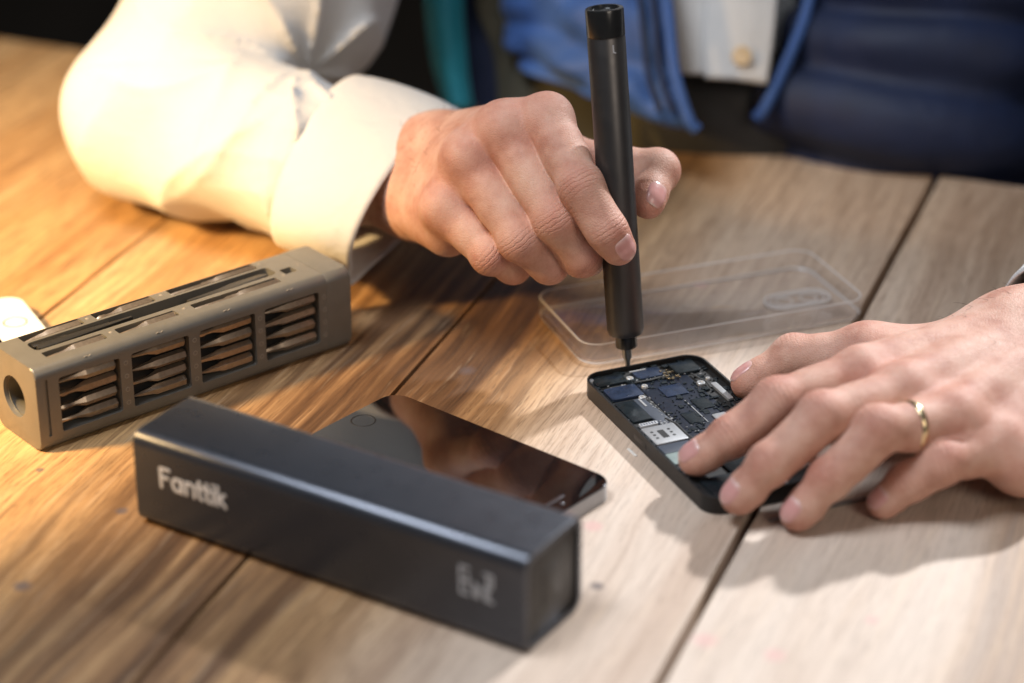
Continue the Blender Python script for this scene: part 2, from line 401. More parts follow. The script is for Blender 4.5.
mk = [[(155.6, 18.9), (155.6, 30.2)], [(155.6, 30.2), (159.2, 30.2)], [(155.6, 24.6), (158.8, 24.6)], [(155.6, 18.9), (159.2, 18.9)], [(158.9, 27.4), (158.9, 21.5)],
      [(162.0, 18.9), (162.0, 24.6)], [(163.4, 18.9), (163.4, 23.8)], [(166.2, 30.0), (169.6, 30.0), (169.6, 24.8), (166.4, 24.8), (166.4, 18.8), (169.8, 18.8)], [(167.8, 30.0), (167.8, 18.8)]]
add_strokes(bm, mk, 1.35, lambda a, b, h: (a, -h, b))
from_bm('printed_mark', bm, M['print_grey'], box, True, 60)

# ------------------------------------------------------------------ bronze bit holder (left)
HL, HW, HH = 164.0, 37.0, 39.0
hol = thing('bit_holder', 'bronze-grey bit holder with open windows full of bits and a round hole in its end', 'bit holder', (-200.1, -109.2, 0), math.radians(39.9))
WIN = [(11.0, 41.0), (46.8, 76.2), (81.8, 111.2), (116.4, 146.2)]
SLB = [(11.0, 41.0), (47.0, 77.5), (86.0, 132.0)]
bm = bmesh.new()
add_prism(bm, rrect(HW, HH, 4.2, 8, HW/2, HH/2), 0, HL, 0.9, 3)
bmesh.ops.transform(bm, matrix=AX, verts=bm.verts)
body = from_bm('holder_body', bm, M['holder'], hol, True, 30)
bm = bmesh.new()
FR = Matrix(((1, 0, 0, 0), (0, 0, -1, 0), (0, 1, 0, 0), (0, 0, 0, 1)))      # outline (x,y)->(x,z), prism z-> -y
for a, b in WIN:
    add_prism(bm, rrect(b-a, 25.6, 1.2, 3, (a+b)/2, 19.6), -7.0, 2.0, 0, M=FR)
for a, b in SLB:
    add_prism(bm, rrect(b-a, 6.6, 1.0, 3, (a+b)/2, 30.6), HH-6.5, HH+2)
    add_prism(bm, rrect(b-a, 5.6, 1.0, 3, (a+b)/2, 11.0), HH-6.5, HH+2)
add_prism(bm, rrect(125.0, 9.0, 2.5, 4, 73.0, 21.2), HH-7.2, HH+2)
add_prism(bm, rrect(6.2, 5.6, 0.5, 2, 141.0, 16.4), HH-5.0, HH+2)
add_prism(bm, rrect(1.4, 27.0, 0.5, 2, 5.0, 20.0), -1.2, 2.0, 0, M=FR)
add_lathe(bm, [(9.4, -2.0), (9.4, 36.0)], 40, Matrix(((0, 0, 1, 0), (0, 1, 0, 20.0), (-1, 0, 0, 19.6), (0, 0, 0, 1))))
bmesh.ops.recalc_face_normals(bm, faces=bm.faces)
# the left end hole would meet the first slots, so it is a separate shallow bore
bm2 = bm
cut = from_bm('cutter', bm2, None, hol, False)
boolean_cut(body, cut)
# dark pocket floors
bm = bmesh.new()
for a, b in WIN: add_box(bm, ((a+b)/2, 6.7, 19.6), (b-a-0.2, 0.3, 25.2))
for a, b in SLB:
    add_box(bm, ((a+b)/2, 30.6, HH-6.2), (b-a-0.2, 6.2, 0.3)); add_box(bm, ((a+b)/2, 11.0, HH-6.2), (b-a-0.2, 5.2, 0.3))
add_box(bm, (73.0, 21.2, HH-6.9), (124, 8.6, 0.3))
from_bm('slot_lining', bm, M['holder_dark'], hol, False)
# right-end cap seam, printed dots
bm = bmesh.new(); add_prism(bm, rrect(HW+0.24, HH+0.24, 4.3, 8, HW/2, HH/2), HL-13.2, HL-0.6, 0.35, 2)
bmesh.ops.transform(bm, matrix=AX, verts=bm.verts); from_bm('end_cap', bm, M['holder'], hol, True, 30)
bm = bmesh.new()
for s_ in (43.9, 79.0, 113.8, 149.2):
    for z_ in (10.0, 16.3, 22.7, 29.0):
        add_tube(bm, [(s_+0.95*math.cos(q), -0.02, z_+0.95*math.sin(q)) for q in np.linspace(0, 2*math.pi, 15)[:-1]], 0.26, 6, ((0, 1, 0), 0.35), True)
for s_, y_ in ((44.0, 30.8), (82.0, 30.8), (135.0, 30.5), (44.6, 12.2), (82.2, 12.2), (136.5, 13.0)):
    add_lathe(bm, [(0.0, 0.10), (0.9, 0.08), (1.0, -0.05)], 14, Matrix.Translation((s_, y_, HH)), False)
for s_ in (26, 62, 97, 131):                                       # faint engraved ticks on the round-over
    add_tube(bm, [(s_-1.6, 1.0, HH-1.35), (s_-0.2, 1.0, HH-1.05), (s_+0.6, 1.0, HH-1.6), (s_+1.8, 1.0, HH-1.1)], 0.28, 6, ((0, -0.6, 0.8), 0.4))
for s_ in (147, 150, 153): add_tube(bm, [(s_, 17, HH+0.02), (s_+1.8, 20, HH+0.02), (s_+0.3, 21.5, HH+0.02)], 0.25, 6, ((0, 0, 1), 0.2))
from_bm('printed_marks', bm, M['print_faint'], hol, True, 60)
bm = bmesh.new(); add_lathe(bm, [(8.6, 2.0), (9.3, 2.0), (9.3, 34.0), (0.0, 34.0)], 40, Matrix(((0, 0, 1, 0), (0, 1, 0, 20.0), (-1, 0, 0, 19.6), (0, 0, 0, 1))), False)
from_bm('bore_lining', bm, M['holder'], hol, True, 40)

HM = Matrix.Translation((-200.1, -109.2, 0)) @ Matrix.Rotation(math.radians(39.9), 4, 'Z')
def bit_mesh(kind):
    """a bit lying along +x, tip at x=0, shank end at x=28 (mm)"""
    bm = bmesh.new()
    R_ = 2.55
    if kind == 0: prof = [(0.25, 0), (0.85, 0.6), (0.95, 6.5), (1.15, 9.0), (2.4, 13.0), (R_, 13.6), (R_, 27.2), (1.8, 28)]
    elif kind == 1: prof = [(0.5, 0), (1.3, 1.5), (1.35, 3.5), (1.0, 4.6), (1.1, 8.0), (2.4, 12.0), (R_, 12.6), (R_, 27.2), (1.8, 28)]
    elif kind == 2: prof = [(0.9, 0), (1.1, 0.3), (1.5, 5.0), (2.0, 9.0), (R_, 10.4), (R_, 27.2), (1.8, 28)]
    elif kind == 3: prof = [(0.15, 0), (0.8, 2.4), (1.1, 5.0), (1.9, 10.5), (R_, 12), (R_, 27.2), (1.8, 28)]
    else: prof = [(0.35, 0), (0.9, 0.8), (1.05, 16), (1.5, 18), (1.55, 24), (2.2, 25), (2.3, 44), (1.9, 44.8)]
    add_lathe(bm, prof, 6, Matrix(((0, 0, 1, 0), (0, 1, 0, 0), (-1, 0, 0, 0), (0, 0, 0, 1))))
    if kind in (0, 3): # flatten the blade
        for v in bm.verts:
            if v.co.x < 5.0: v.co.y *= 1.0; v.co.z *= 0.45+0.11*v.co.x
    return bm
BITS = {}
for k in range(5):
    o = from_bm('screwdriver_bit', bit_mesh(k), M['bit_steel'], None, True, 38); BITS[k] = o.data; bpy.data.objects.remove(o)
bays = ['the window nearest the round hole', 'the second window from the round hole', 'the third window from the round hole', 'the window farthest from the round hole']
rows = ['topmost', 'second from the top', 'third from the top', 'lowest']
def place_bit(k, p, rot, label, group):
    o = bpy.data.objects.new('screwdriver_bit', BITS[k]); link(o)
    o.matrix_world = Matrix.Scale(MM, 4) @ HM @ Matrix.Translation(p) @ rot @ Matrix.Scale(1/MM, 4)
    tag(o, label, 'screwdriver bit', group)
for w, (a, b) in enumerate(WIN):
    for r in range(4):
        k = [[0, 1, 1, 0], [0, 3, 0, 3], [1, 3, 2, 3], [3, 2, 3, 2]][w][r]
        place_bit(k, (b-28.8+random.uniform(-.4, .2), 3.5+random.uniform(-.2, .2), 29.2-6.35*r), Matrix.Rotation(random.uniform(-.01, .01), 4, 'Y') @ Matrix.Rotation(random.uniform(0, 6), 4, 'X'),
                  'brown steel bit, %s in %s' % (rows[r], bays[w]), 'bits in the side windows of the bit holder')
for j, (a, b) in enumerate(SLB[:2]):
    for q, y_ in enumerate((30.6, 11.0)):
        place_bit([3, 0, 1, 0][j*2+q], (b-29, y_, HH-1.5), Matrix.Identity(4), 'bit lying in the %s slot of the %s top row of the holder' % (['first', 'second'][j], ['rear', 'front'][q]), 'bits in the top slots of the bit holder')
for q, y_ in enumerate((30.6, 11.0)):
    place_bit(4, (86.7, y_, HH-1.4), Matrix.Identity(4), 'long bit lying in the %s top row of the holder' % ['rear', 'front'][q], 'bits in the top slots of the bit holder')
# pry tool and tweezers resting in the middle channel
def lay(o): o.matrix_world = Matrix.Scale(MM, 4) @ HM @ Matrix.Scale(1/MM, 4)
bm = bmesh.new()
c = [(12.5, 18.2), (14, 17.2), (28, 17.4), (60, 19.0), (60, 20.6), (28, 21.6), (15, 21.9), (12.8, 20.5)]
add_prism(bm, c, HH-2.4, HH+0.5, 0.3)
o = from_bm('pry_tool', bm, M['holder_dark'], None, True, 40); lay(o); tag(o, 'black round-ended pry tool in the middle channel of the bit holder', 'pry tool')
bm = bmesh.new()
c = [(88, 16.9), (106, 16.9), (112, 16.4), (128, 16.8), (131.2, 18.4), (131.2, 20.2), (128, 21.4), (112, 21.4), (106, 19.4), (88, 19.2)]
add_prism(bm, c, HH-2.6, HH+0.3, 0.5)
o = from_bm('spatula', bm, M['cap_dark'], None, True, 40); lay(o); tag(o, 'dark spatula with a wide rounded handle in the channel of the bit holder', 'spatula')
bm = bmesh.new(); add_box(bm, (21.0, 23.6, HH-1.0), (17, 2.6, 1.2), 0.4); add_box(bm, (40.0, 24.0, HH-1.6), (22, 1.6, 1.0), 0.3)
o = from_bm('tweezers', bm, M['bright_steel'], None, True, 40); lay(o); tag(o, 'bright steel tweezers lying beside the black pry tool', 'tweezers')

# ------------------------------------------------------------------ phones
def phone_body(root, fw, fl, ft, r, glass, side, gname='screen_glass'):
    bm = bmesh.new(); add_prism(bm, rrect(fw, fl, r, 12), 0.0, ft-0.5, 0.55, 3); from_bm('frame', bm, side, root, True, 40)
    bm = bmesh.new(); add_prism(bm, rrect(fw-1.0, fl-1.0, r-0.5, 12), ft-0.7, ft, 0.25, 2); return from_bm(gname, bm, glass, root, True, 40)
def ring_mesh(bm, cx, cy, z, r, t):
    add_tube(bm, [(cx+r*math.cos(q), cy+r*math.sin(q), z) for q in np.linspace(0, 2*math.pi, 41)[:-1]], t, 8, ((0, 0, 1), 0.35), True)
ph = thing('smartphone', 'closed black-fronted phone lying face up behind the dark case', 'smartphone', (-23.5, -127.8, 0), math.radians(-40.2+90))
phone_body(ph, 58.6, 123.8, 7.6, 9.0, M['black_glass'], M['alu'])
bm = bmesh.new(); ring_mesh(bm, 0, 53.0, 7.6, 5.2, 0.38); from_bm('home_button', bm, M['rubber'], ph)
bm = bmesh.new(); add_prism(bm, rrect(11, 1.7, 0.8, 4, 0, -53.5), 7.58, 7.66, 0.03)
add_lathe(bm, [(0, 7.66), (1.2, 7.65), (1.3, 7.58)], 16, Matrix.Translation((-9.0, -53.5, 0)), False)
add_lathe(bm, [(0, 7.66), (0.8, 7.65), (0.9, 7.58)], 16, Matrix.Translation((0, -57.0, 0)), False)
from_bm('earpiece', bm, M['alu'], ph)
wp = thing('smartphone', 'white-fronted phone with a round home button behind the bit holder at left edge', 'smartphone', (-277.3, -18, 0), math.radians(28-90))
phone_body(wp, 58.6, 123.8, 7.0, 9.0, M['white_glass'], M['alu'])
bm = bmesh.new(); ring_mesh(bm, 0, 51.0, 7.0, 5.4, 0.45); from_bm('home_button', bm, M['ring_line'], wp)
bm = bmesh.new(); add_prism(bm, rrect(52, 90, 0.5, 2, 0, -5.5), 6.97, 7.04, 0.02); from_bm('screen', bm, M['black_glass'], wp, True, 30)

# opened phone under repair
op = thing('opened_phone', 'opened dark phone with bare circuit board under the screwdriver tip', 'phone', (82.1, -95.1, 0), math.radians(23.5))
bm = bmesh.new(); add_prism(bm, rrect(58.6, 123.8, 9.0, 14), 0, 7.6, 0.45, 3)
fr = from_bm('frame', bm, M['slate'], op, True, 40)
bm = bmesh.new(); add_prism(bm, rrect(57.0, 122.2, 8.2, 12), 4.2, 9.0)
c = from_bm('cutter', bm, None, op, False); boolean_cut(fr, c)
bm = bmesh.new(); add_prism(bm, rrect(56.8, 122.0, 8.1, 12), 3.9, 5.3); from_bm('inner_plate', bm, M['rubber'], op, False)
bm = bmesh.new()
oL, iL = rrect(58.0, 123.2, 8.7, 12), rrect(56.8, 122.0, 8.1, 12)
n = len(oL); lo = [bm.verts.new((x, y, 7.55)) for x, y in oL]; li = [bm.verts.new((x, y, 7.75)) for x, y in iL]; lj = [bm.verts.new((x, y, 6.4)) for x, y in iL]
for i in range(n):
    j = (i+1) % n; bm.faces.new((lo[i], lo[j], li[j], li[i])); bm.faces.new((li[i], li[j], lj[j], lj[i]))
from_bm('gasket', bm, M['rubber'], op, True, 60)
def slab(name, mat, x0, y0, x1, y1, z1, r=0.6, z0=4.5, bev=0.2, rot=0.0, parent=op):
    bm = bmesh.new(); Mx = Matrix.Translation(((x0+x1)/2, (y0+y1)/2, 0)) @ Matrix.Rotation(rot, 4, 'Z')
    add_prism(bm, rrect(abs(x1-x0), abs(y1-y0), r, 3), z0, z1, bev, 2, Mx); return from_bm(name, bm, mat, parent, True, 30)
slab('shield_plate', M['shield'], -26.0, 50.2, -11.0, 58.6, 6.5, 1.2)
slab('shield_plate', M['shield_blue'], -25.6, 35.6, -10.2, 46.8, 6.6, 1.5)
slab('shield_plate', M['shield'], -26.6, 14.2, -17.0, 33.0, 6.4, 0.6)
slab('shield_plate', M['shield_blue'], -6.0, 50.0, 7.0, 58.6, 6.3, 0.8)
slab('camera_module', M['shield'], 12.0, 47.2, 24.0, 57.6, 6.8, 1.6)
slab('battery', M['shield'], -8.6, -52.0, 15.5, -12.0, 6.3, 1.2)
slab('battery_film', M['paleteal'], -26.6, -26.0, -12.0, -16.6, 6.1, 0.3)
slab('insulating_tape', M['tape'], -26.6, -16.4, -12.0, -9.0, 6.15, 0.3)
tr = slab('sim_tray', M['tray'], -26.4, -8.2, -11.0, 7.2, 6.5, 0.8)
bm = bmesh.new(); add_prism(bm, rrect(3.0, 7.0, 0.3, 2, -19.4, -0.6), 6.45, 6.56)
for x_ in (-23.4, -15.4):
    for y_ in (-3.2, -0.4, 2.4): add_prism(bm, rrect(1.3, 1.3, 0.3, 2, x_, y_), 6.45, 6.56)
from_bm('tray_slot', bm, M['rubber'], tr, False)
slab('label_strip', M['print_grey'], -25.2, 9.0, -16.8, 11.6, 6.5, 0.3)
bm = bmesh.new()
for x_ in np.arange(-24.4, -17.4, 1.3): add_prism(bm, rrect(0.7, 1.5, 0.1, 1, x_, 10.3), 6.48, 6.54)
from_bm('label_print', bm, M['tape'], op, False)
pcb = slab('circuit_board', M['pcb'], -9.0, -10.0, 16.4, 47.4, 5.6, 1.0)
slab('flex_cable', M['tape'], -17.4, 8.0, -11.0, 33.6, 6.2, 1.0, rot=0.10)
bm = bmesh.new()
for i in range(150):
    x_, y_ = random.uniform(-8.2, 15.6), random.uniform(-9, 46.5); w_, h_ = random.choice([(0.6, 0.35), (0.9, 0.5), (1.6, 0.9), (0.4, 0.4), (2.6, 1.8)])
    if random.random() < .5: w_, h_ = h_, w_
    add_box(bm, (x_, y_, 5.7), (w_, h_, random.uniform(.3, .8)), 0.0)
from_bm('board_components', bm, M['shield'], pcb, False)
bm = bmesh.new()
for i in range(90):
    if i < 30: x_, y_ = random.uniform(-12, -9), random.uniform(6, 34)
    elif i < 45: x_, y_ = random.uniform(-8, 15), random.uniform(-4, 2)
    else: x_, y_ = random.uniform(-17.6, -9), 8.5+random.uniform(-2, 3)
    if i > 70: x_, y_ = random.uniform(-24, 20), random.uniform(46.6, 50)
    add_box(bm, (x_, y_, 6.15), (random.uniform(.25, .8), random.uniform(.25, .7), .4), 0.0)
add_box(bm, (3.9, 13.5, 5.75), (0.4, 22, .25)); add_box(bm, (-3.0, 57.6, 6.45), (8.0, 0.9, .3)); add_box(bm, (-14.6, 29.0, 6.3), (1.0, 7.5, .3), 0, Matrix.Translation((-14.6, 29, 0)) @ Matrix.Rotation(.2, 4, 'Z') @ Matrix.Translation((14.6, -29, 0)))
from_bm('solder_points', bm, M['tray'], op, False)
# crowded edges: tiny connectors, springs, ribbons
bmd = bmesh.new()
for i in range(260):
    e = random.random()
    if e < .30: x_, y_ = random.uniform(-26.5, 26.5), random.uniform(56.5, 60)
    elif e < .5: x_, y_ = random.uniform(23, 27.4), random.uniform(-50, 56)
    elif e < .62: x_, y_ = random.uniform(-27.6, -26.4), random.uniform(-50, 56)
    elif e < .8: x_, y_ = random.uniform(14, 23), random.uniform(-10, 48)
    else: x_, y_ = random.uniform(-12, 10), random.uniform(46, 51)
    w_, h_ = random.choice([(0.5, 0.5), (1.2, 0.5), (2.2, 0.8), (0.8, 1.8), (3.0, 1.6), (0.6, 3.4)])
    bright = random.random() < .22 and w_*h_ < 1.1; tgt = bmesh.new() if bright else bmd
    add_box(tgt, (x_, y_, random.uniform(5.3, 6.0)), (w_, h_, random.uniform(.4, 1.1)), 0.08, 1)
    if bright: from_bm('spring_contact', tgt, M['tray'], op, False)
from_bm('edge_components', bmd, M['shield'], op, False)
for pts in ([(18, 46, 6.2), (19, 40, 6.5), (20.4, 36, 6.4), (19.8, 30, 6.3)], [(-9, 48, 6.3), (-2, 47, 6.6), (4, 48.2, 6.4), (7, 46, 6.2)], [(-12, 12, 6.4), (-10, 5, 6.5), (-10.2, -4, 6.4), (-9.5, -12, 6.4)]):
    bm = bmesh.new(); add_tube(bm, pts, 0.6, 8, ((0, 0, 1), .45)); from_bm('ribbon_cable', bm, M['rubber'], op, True, 60)
slab('small_shield', M['shield_blue'], -2.0, 30.0, 9.0, 40.0, 6.1, 0.6, 5.5); slab('small_shield', M['shield'], -4.0, 4.0, 2.6, 14.0, 6.0, 0.5, 5.5); slab('small_shield', M['shield'], 6.0, 14.0, 13.5, 24.0, 6.05, 0.5, 5.5)
slab('small_shield', M['tray'], 8.0, 2.6, 14.5, 7.6, 6.2, 0.8, 5.5)
slab('side_bracket', M['tray'], 21.4, 17.0, 24.2, 34.0, 6.5, 0.7)
slab('side_bracket', M['shield'], 20.6, -20.0, 25.4, 14.0, 6.4, 0.8)
for (x_, y_, r_) in ((-9.4, 52.4, 1.7), (-6.8, 42.8, 1.5), (17.7, 35.9, 1.9), (-26.2, 57.0, 1.2), (-12.6, 33.6, 1.6), (22.5, 38.5, 1.1), (-16.6, -54, 1.3), (9.0, -55.6, 1.3), (19.5, -30, 1.3)):
    bm = bmesh.new(); add_lathe(bm, [(r_*1.05, 4.8), (r_, 6.5), (r_*0.85, 6.75), (r_*0.45, 6.75), (r_*0.3, 6.3), (0, 6.3)], 16, Matrix.Translation((x_, y_, 0)), False)
    from_bm('screw', bm, M['tray'], op, True, 40)
bm = bmesh.new()
for i in range(16): add_box(bm, (8.6+random.uniform(-2.6, 3), 48.6+random.uniform(-4.5, 4.4), 6.5), (random.uniform(.5, 1.8), random.uniform(.4, 1.2), random.uniform(.3, .9)), 0.1, 1)
from_bm('gold_contacts', bm, M['gold'], op, False)
slab('speaker_box', M['shield'], -24.0, -58.0, -6.0, -42.0, 6.4, 1.2); slab('dock_connector', M['tray'], -4.0, -59.0, 9.0, -53.0, 6.3, 0.8)
bm = bmesh.new(); add_prism(bm, rrect(3.4, 12.0, 1.6, 5), -0.45, 0.12, 0.1, 2, Matrix.Translation((-29.25, 1.5, 3.7)) @ Matrix.Rotation(math.radians(-90), 4, 'Y'))
from_bm('side_tray_door', bm, M['slate'], op, True, 30)
# loose thin shield strip poking out under the fingertips
bm = bmesh.new(); add_prism(bm, rrect(46, 2.6, 1.0, 3), 0.1, 0.9, 0.2)
o = from_bm('shield_strip', bm, M['strip'], None, True, 40); q = pz(818, 510, 0); o.location = (q[0]*MM, q[1]*MM, 0); o.rotation_euler = (0, 0, math.radians(24))
tag(o, 'thin silver metal strip on the table under the left hand fingertips', 'metal strip')
bm = bmesh.new(); add_prism(bm, rrect(7.5, 1.3, 0.4, 3), 0.05, 0.5, 0.1)  # added white piece standing in for a glint of light on the wood
o = from_bm('painted_glint', bm, M['print_white'], None, True, 40); q = pz(632, 453, 0); o.location = (q[0]*MM, q[1]*MM, 0); o.rotation_euler = (0, 0, math.radians(-64))
tag(o, 'tiny painted white sliver on the wood beside the opened phone', 'glint')

# ------------------------------------------------------------------ clear phone cover
t = NT('clear_plastic')
tr_ = t.n('ShaderNodeBsdfTransparent'); tr_.inputs['Color'].default_value = (0.985, 0.978, 0.975, 1)
gl = t.n('ShaderNodeBsdfGlossy'); gl.inputs['Roughness'].default_value = 0.06
fz = t.n('ShaderNodeLayerWeight'); fz.inputs['Blend'].default_value = 0.5
mx = t.n('ShaderNodeMixShader'); t.l(t.math('MULTIPLY_ADD', t.math('POWER', fz.outputs['Facing'], 3.5), 0.60, 0.04, True), mx.inputs[0]); t.l(tr_.outputs[0], mx.inputs[1]); t.l(gl.outputs[0], mx.inputs[2])
df = t.n('ShaderNodeBsdfTranslucent'); df.inputs['Color'].default_value = (0.7, 0.68, 0.67, 1)
d2 = t.n('ShaderNodeBsdfDiffuse'); d2.inputs['Color'].default_value = (0.85, 0.83, 0.82, 1)
mz = t.n('ShaderNodeMixShader'); mz.inputs[0].default_value = 0.5; t.l(df.outputs[0], mz.inputs[1]); t.l(d2.outputs[0], mz.inputs[2])
my = t.n('ShaderNodeMixShader'); my.inputs[0].default_value = 0.022; t.l(mx.outputs[0], my.inputs[1]); t.l(mz.outputs[0], my.inputs[2])
t.l(my.outputs[0], t.out.inputs['Surface']); M['clear'] = t.m
M['clear_edge'] = t.m.copy(); M['clear_edge'].name = 'clear_plastic_edge'
for nd in M['clear_edge'].node_tree.nodes:
    if nd.type == 'MIX_SHADER' and nd.outputs[0].links and nd.outputs[0].links[0].to_node.type == 'OUTPUT_MATERIAL': nd.inputs[0].default_value = 0.72
cv = thing('phone_cover', 'empty clear plastic phone cover lying behind the opened phone', 'phone cover', (89.5, 27.5, 0), math.radians(21))
CL, CWD, CHT, TH = 146, 65, 11.0, 1.3
bm = bmesh.new()
loops = []
def lp(w, l, r, z): return [bm.verts.new((x, y, z)) for x, y in rrect(l, w, r, 12)]
prof = [(CWD-5, CL-5, 7.5, 0.0), (CWD-2, CL-2, 9.2, 0.5), (CWD-0.6, CL-0.6, 9.9, 1.8), (CWD, CL, 10, 4), (CWD, CL, 10, CHT-1.6), (CWD-0.4, CL-0.4, 9.8, CHT-0.5), (CWD-1.2, CL-1.2, 9.3, CHT), (CWD-2.6, CL-2.6, 8.6, CHT-0.3), (CWD-2*TH-0.4, CL-2*TH-0.4, 8.4, CHT-1.4), (CWD-2*TH, CL-2*TH, 8.7, 4), (CWD-2*TH-1.5, CL-2*TH-1.5, 8.0, 2.2), (CWD-2*TH-4, CL-2*TH-4, 6.8, 1.5)]
L_ = [lp(*p) for p in prof]
for a, b in zip(L_, L_[1:]):
    n = len(a)
    for i in range(n): bm.faces.new((a[i], a[(i+1) % n], b[(i+1) % n], b[i]))
bm.faces.new(L_[0][::-1]); bm.faces.new(L_[-1])
csh = from_bm('cover_shell', bm, M['clear'], cv, True, 50); csh.data.materials.append(M['clear_edge'])
for p in csh.data.polygons:
    zs = [csh.data.vertices[i].co.z/MM for i in p.vertices]
    if min(zs) > CHT-0.7 or (0.4 < min(zs) and max(zs) < 1.9 and len(p.vertices) == 4): p.material_index = 1
bm = bmesh.new()
def oval(cx, cy, w, h, z, r, tt):
    add_tube(bm, [(x, y, z) for x, y in rrect(w, h, min(w, h)/2-0.1, 10, cx, cy)], tt, 8, ((0, 0, 1), 0.9), True)
oval(50, -3.5, 33, 16, 2.0, 0, 0.6); oval(50, -3.5, 28, 11.5, 1.9, 0, 0.4); oval(43, -3.5, 8, 8, 1.9, 0, 0.35); oval(56, -3.5, 8, 8, 1.9, 0, 0.35)
from_bm('lens_rim', bm, M['clear_edge'], cv, True, 60)
bm = bmesh.new(); 
for x_ in (38, 25): add_prism(bm, rrect(9, 3.4, 1.6, 4, x_, 0), 0, 0.6, 0.2, 2, Matrix(((1, 0, 0, 0), (0, 0, 1, -CWD/2-0.55), (0, 1, 0, 6.0), (0, 0, 0, 1))))
from_bm('side_button', bm, M['clear'], cv, True, 40)

# ------------------------------------------------------------------ pen screwdriver
PB, PT = np.array([52.3, -39.5, 6.2]), np.array([39.5, -20.0, 169.0])
PAX = (PT-PB)/np.linalg.norm(PT-PB); PLEN = np.linalg.norm(PT-PB)
def pen_at(h): return PB+PAX*h
pen = thing('electric_screwdriver', 'dark pen-shaped electric screwdriver held upright in the right hand', 'screwdriver', PB)
q = Vector((0, 0, 1)).rotation_difference(Vector(PAX)); pen.rotation_mode = 'QUATERNION'; pen.rotation_quaternion = q
bm = bmesh.new(); add_lathe(bm, [(0, 16.2), (6.8, 16.2), (7.6, 16.6), (8.25, 18.2), (8.3, 20), (8.3, PLEN-12.9), (8.1, PLEN-12.6), (8.1, PLEN-12.0)], 64); from_bm('barrel', bm, M['pen'], pen, True, 40)
bm = bmesh.new(); add_lathe(bm, [(8.05, PLEN-12.1), (8.35, PLEN-11.9), (8.35, PLEN-0.9), (8.1, PLEN-0.25), (7.6, PLEN), (6.5, PLEN), (6.1, PLEN-0.9), (5.9, PLEN-1.3), (0, PLEN-1.4)], 64)
from_bm('end_cap', bm, M['pen_cap'], pen, True, 30)
bm = bmesh.new(); add_prism(bm, rrect(3.0, 7.0, 1.2, 4, -0.5, 0.0), PLEN-1.38, PLEN-1.25, 0, 2, Matrix.Rotation(math.radians(-35), 4, 'Z')); from_bm('charging_port', bm, M['rubber'], pen, False)
bm = bmesh.new(); add_lathe(bm, [(4.6, 10.0), (4.9, 10.4), (4.9, 15.4), (5.2, 16.0), (5.2, 16.6)], 40); from_bm('chuck', bm, M['pen_cap'], pen, True, 30)
bm = bmesh.new(); add_lathe(bm, [(0.0, 0.0), (0.55, 0.15), (1.1, 0.8), (1.3, 3.2), (1.5, 3.8), (2.2, 5.4), (2.25, 10.5)], 12); from_bm('driver_bit', bm, M['pen_bit'], pen, True, 35)
bm = bmesh.new()
add_tube(bm, [(2.6, -7.85, PLEN-15.0), (2.6, -7.9, PLEN-18.4)], 0.32, 6); add_tube(bm, [(2.6, -7.9, PLEN-18.2), (3.6, -7.5, PLEN-18.6)], 0.28, 6)
from_bm('printed_mark', bm, M['print_grey'], pen, True, 60)
# ------------------------------------------------------------------ signed-distance modelling helpers (mm)
def cap(p, a, b, r1, r2):
    a = np.asarray(a, np.float32); b = np.asarray(b, np.float32)
    ba = b-a; L2 = float(ba@ba)+1e-6
    h = np.clip((p-a)@ba/L2, 0, 1)
    q = p-a-h[:, None]*ba
    return np.sqrt((q*q).sum(1))-(r1+(r2-r1)*h)
def ell(p, c, axes, radii):
    """ellipsoid (approximate distance); axes rows are unit vectors"""
    q = (p-np.asarray(c, np.float32))@np.asarray(axes, np.float32).T
    k0 = np.sqrt(((q/radii)**2).sum(1)); k1 = np.sqrt(((q/(np.asarray(radii)**2))**2).sum(1))
    return k0*(k0-1.0)/np.maximum(k1, 1e-6)
def smin(a, b, k):
    if k <= 0: return np.minimum(a, b)
    h = np.maximum(k-np.abs(a-b), 0)/k
    return np.minimum(a, b)-h*h*k*0.25
def smax(a, b, k): return -smin(-a, -b, k)
def unit(v):
    v = np.asarray(v, float); return v/max(np.linalg.norm(v), 1e-9)

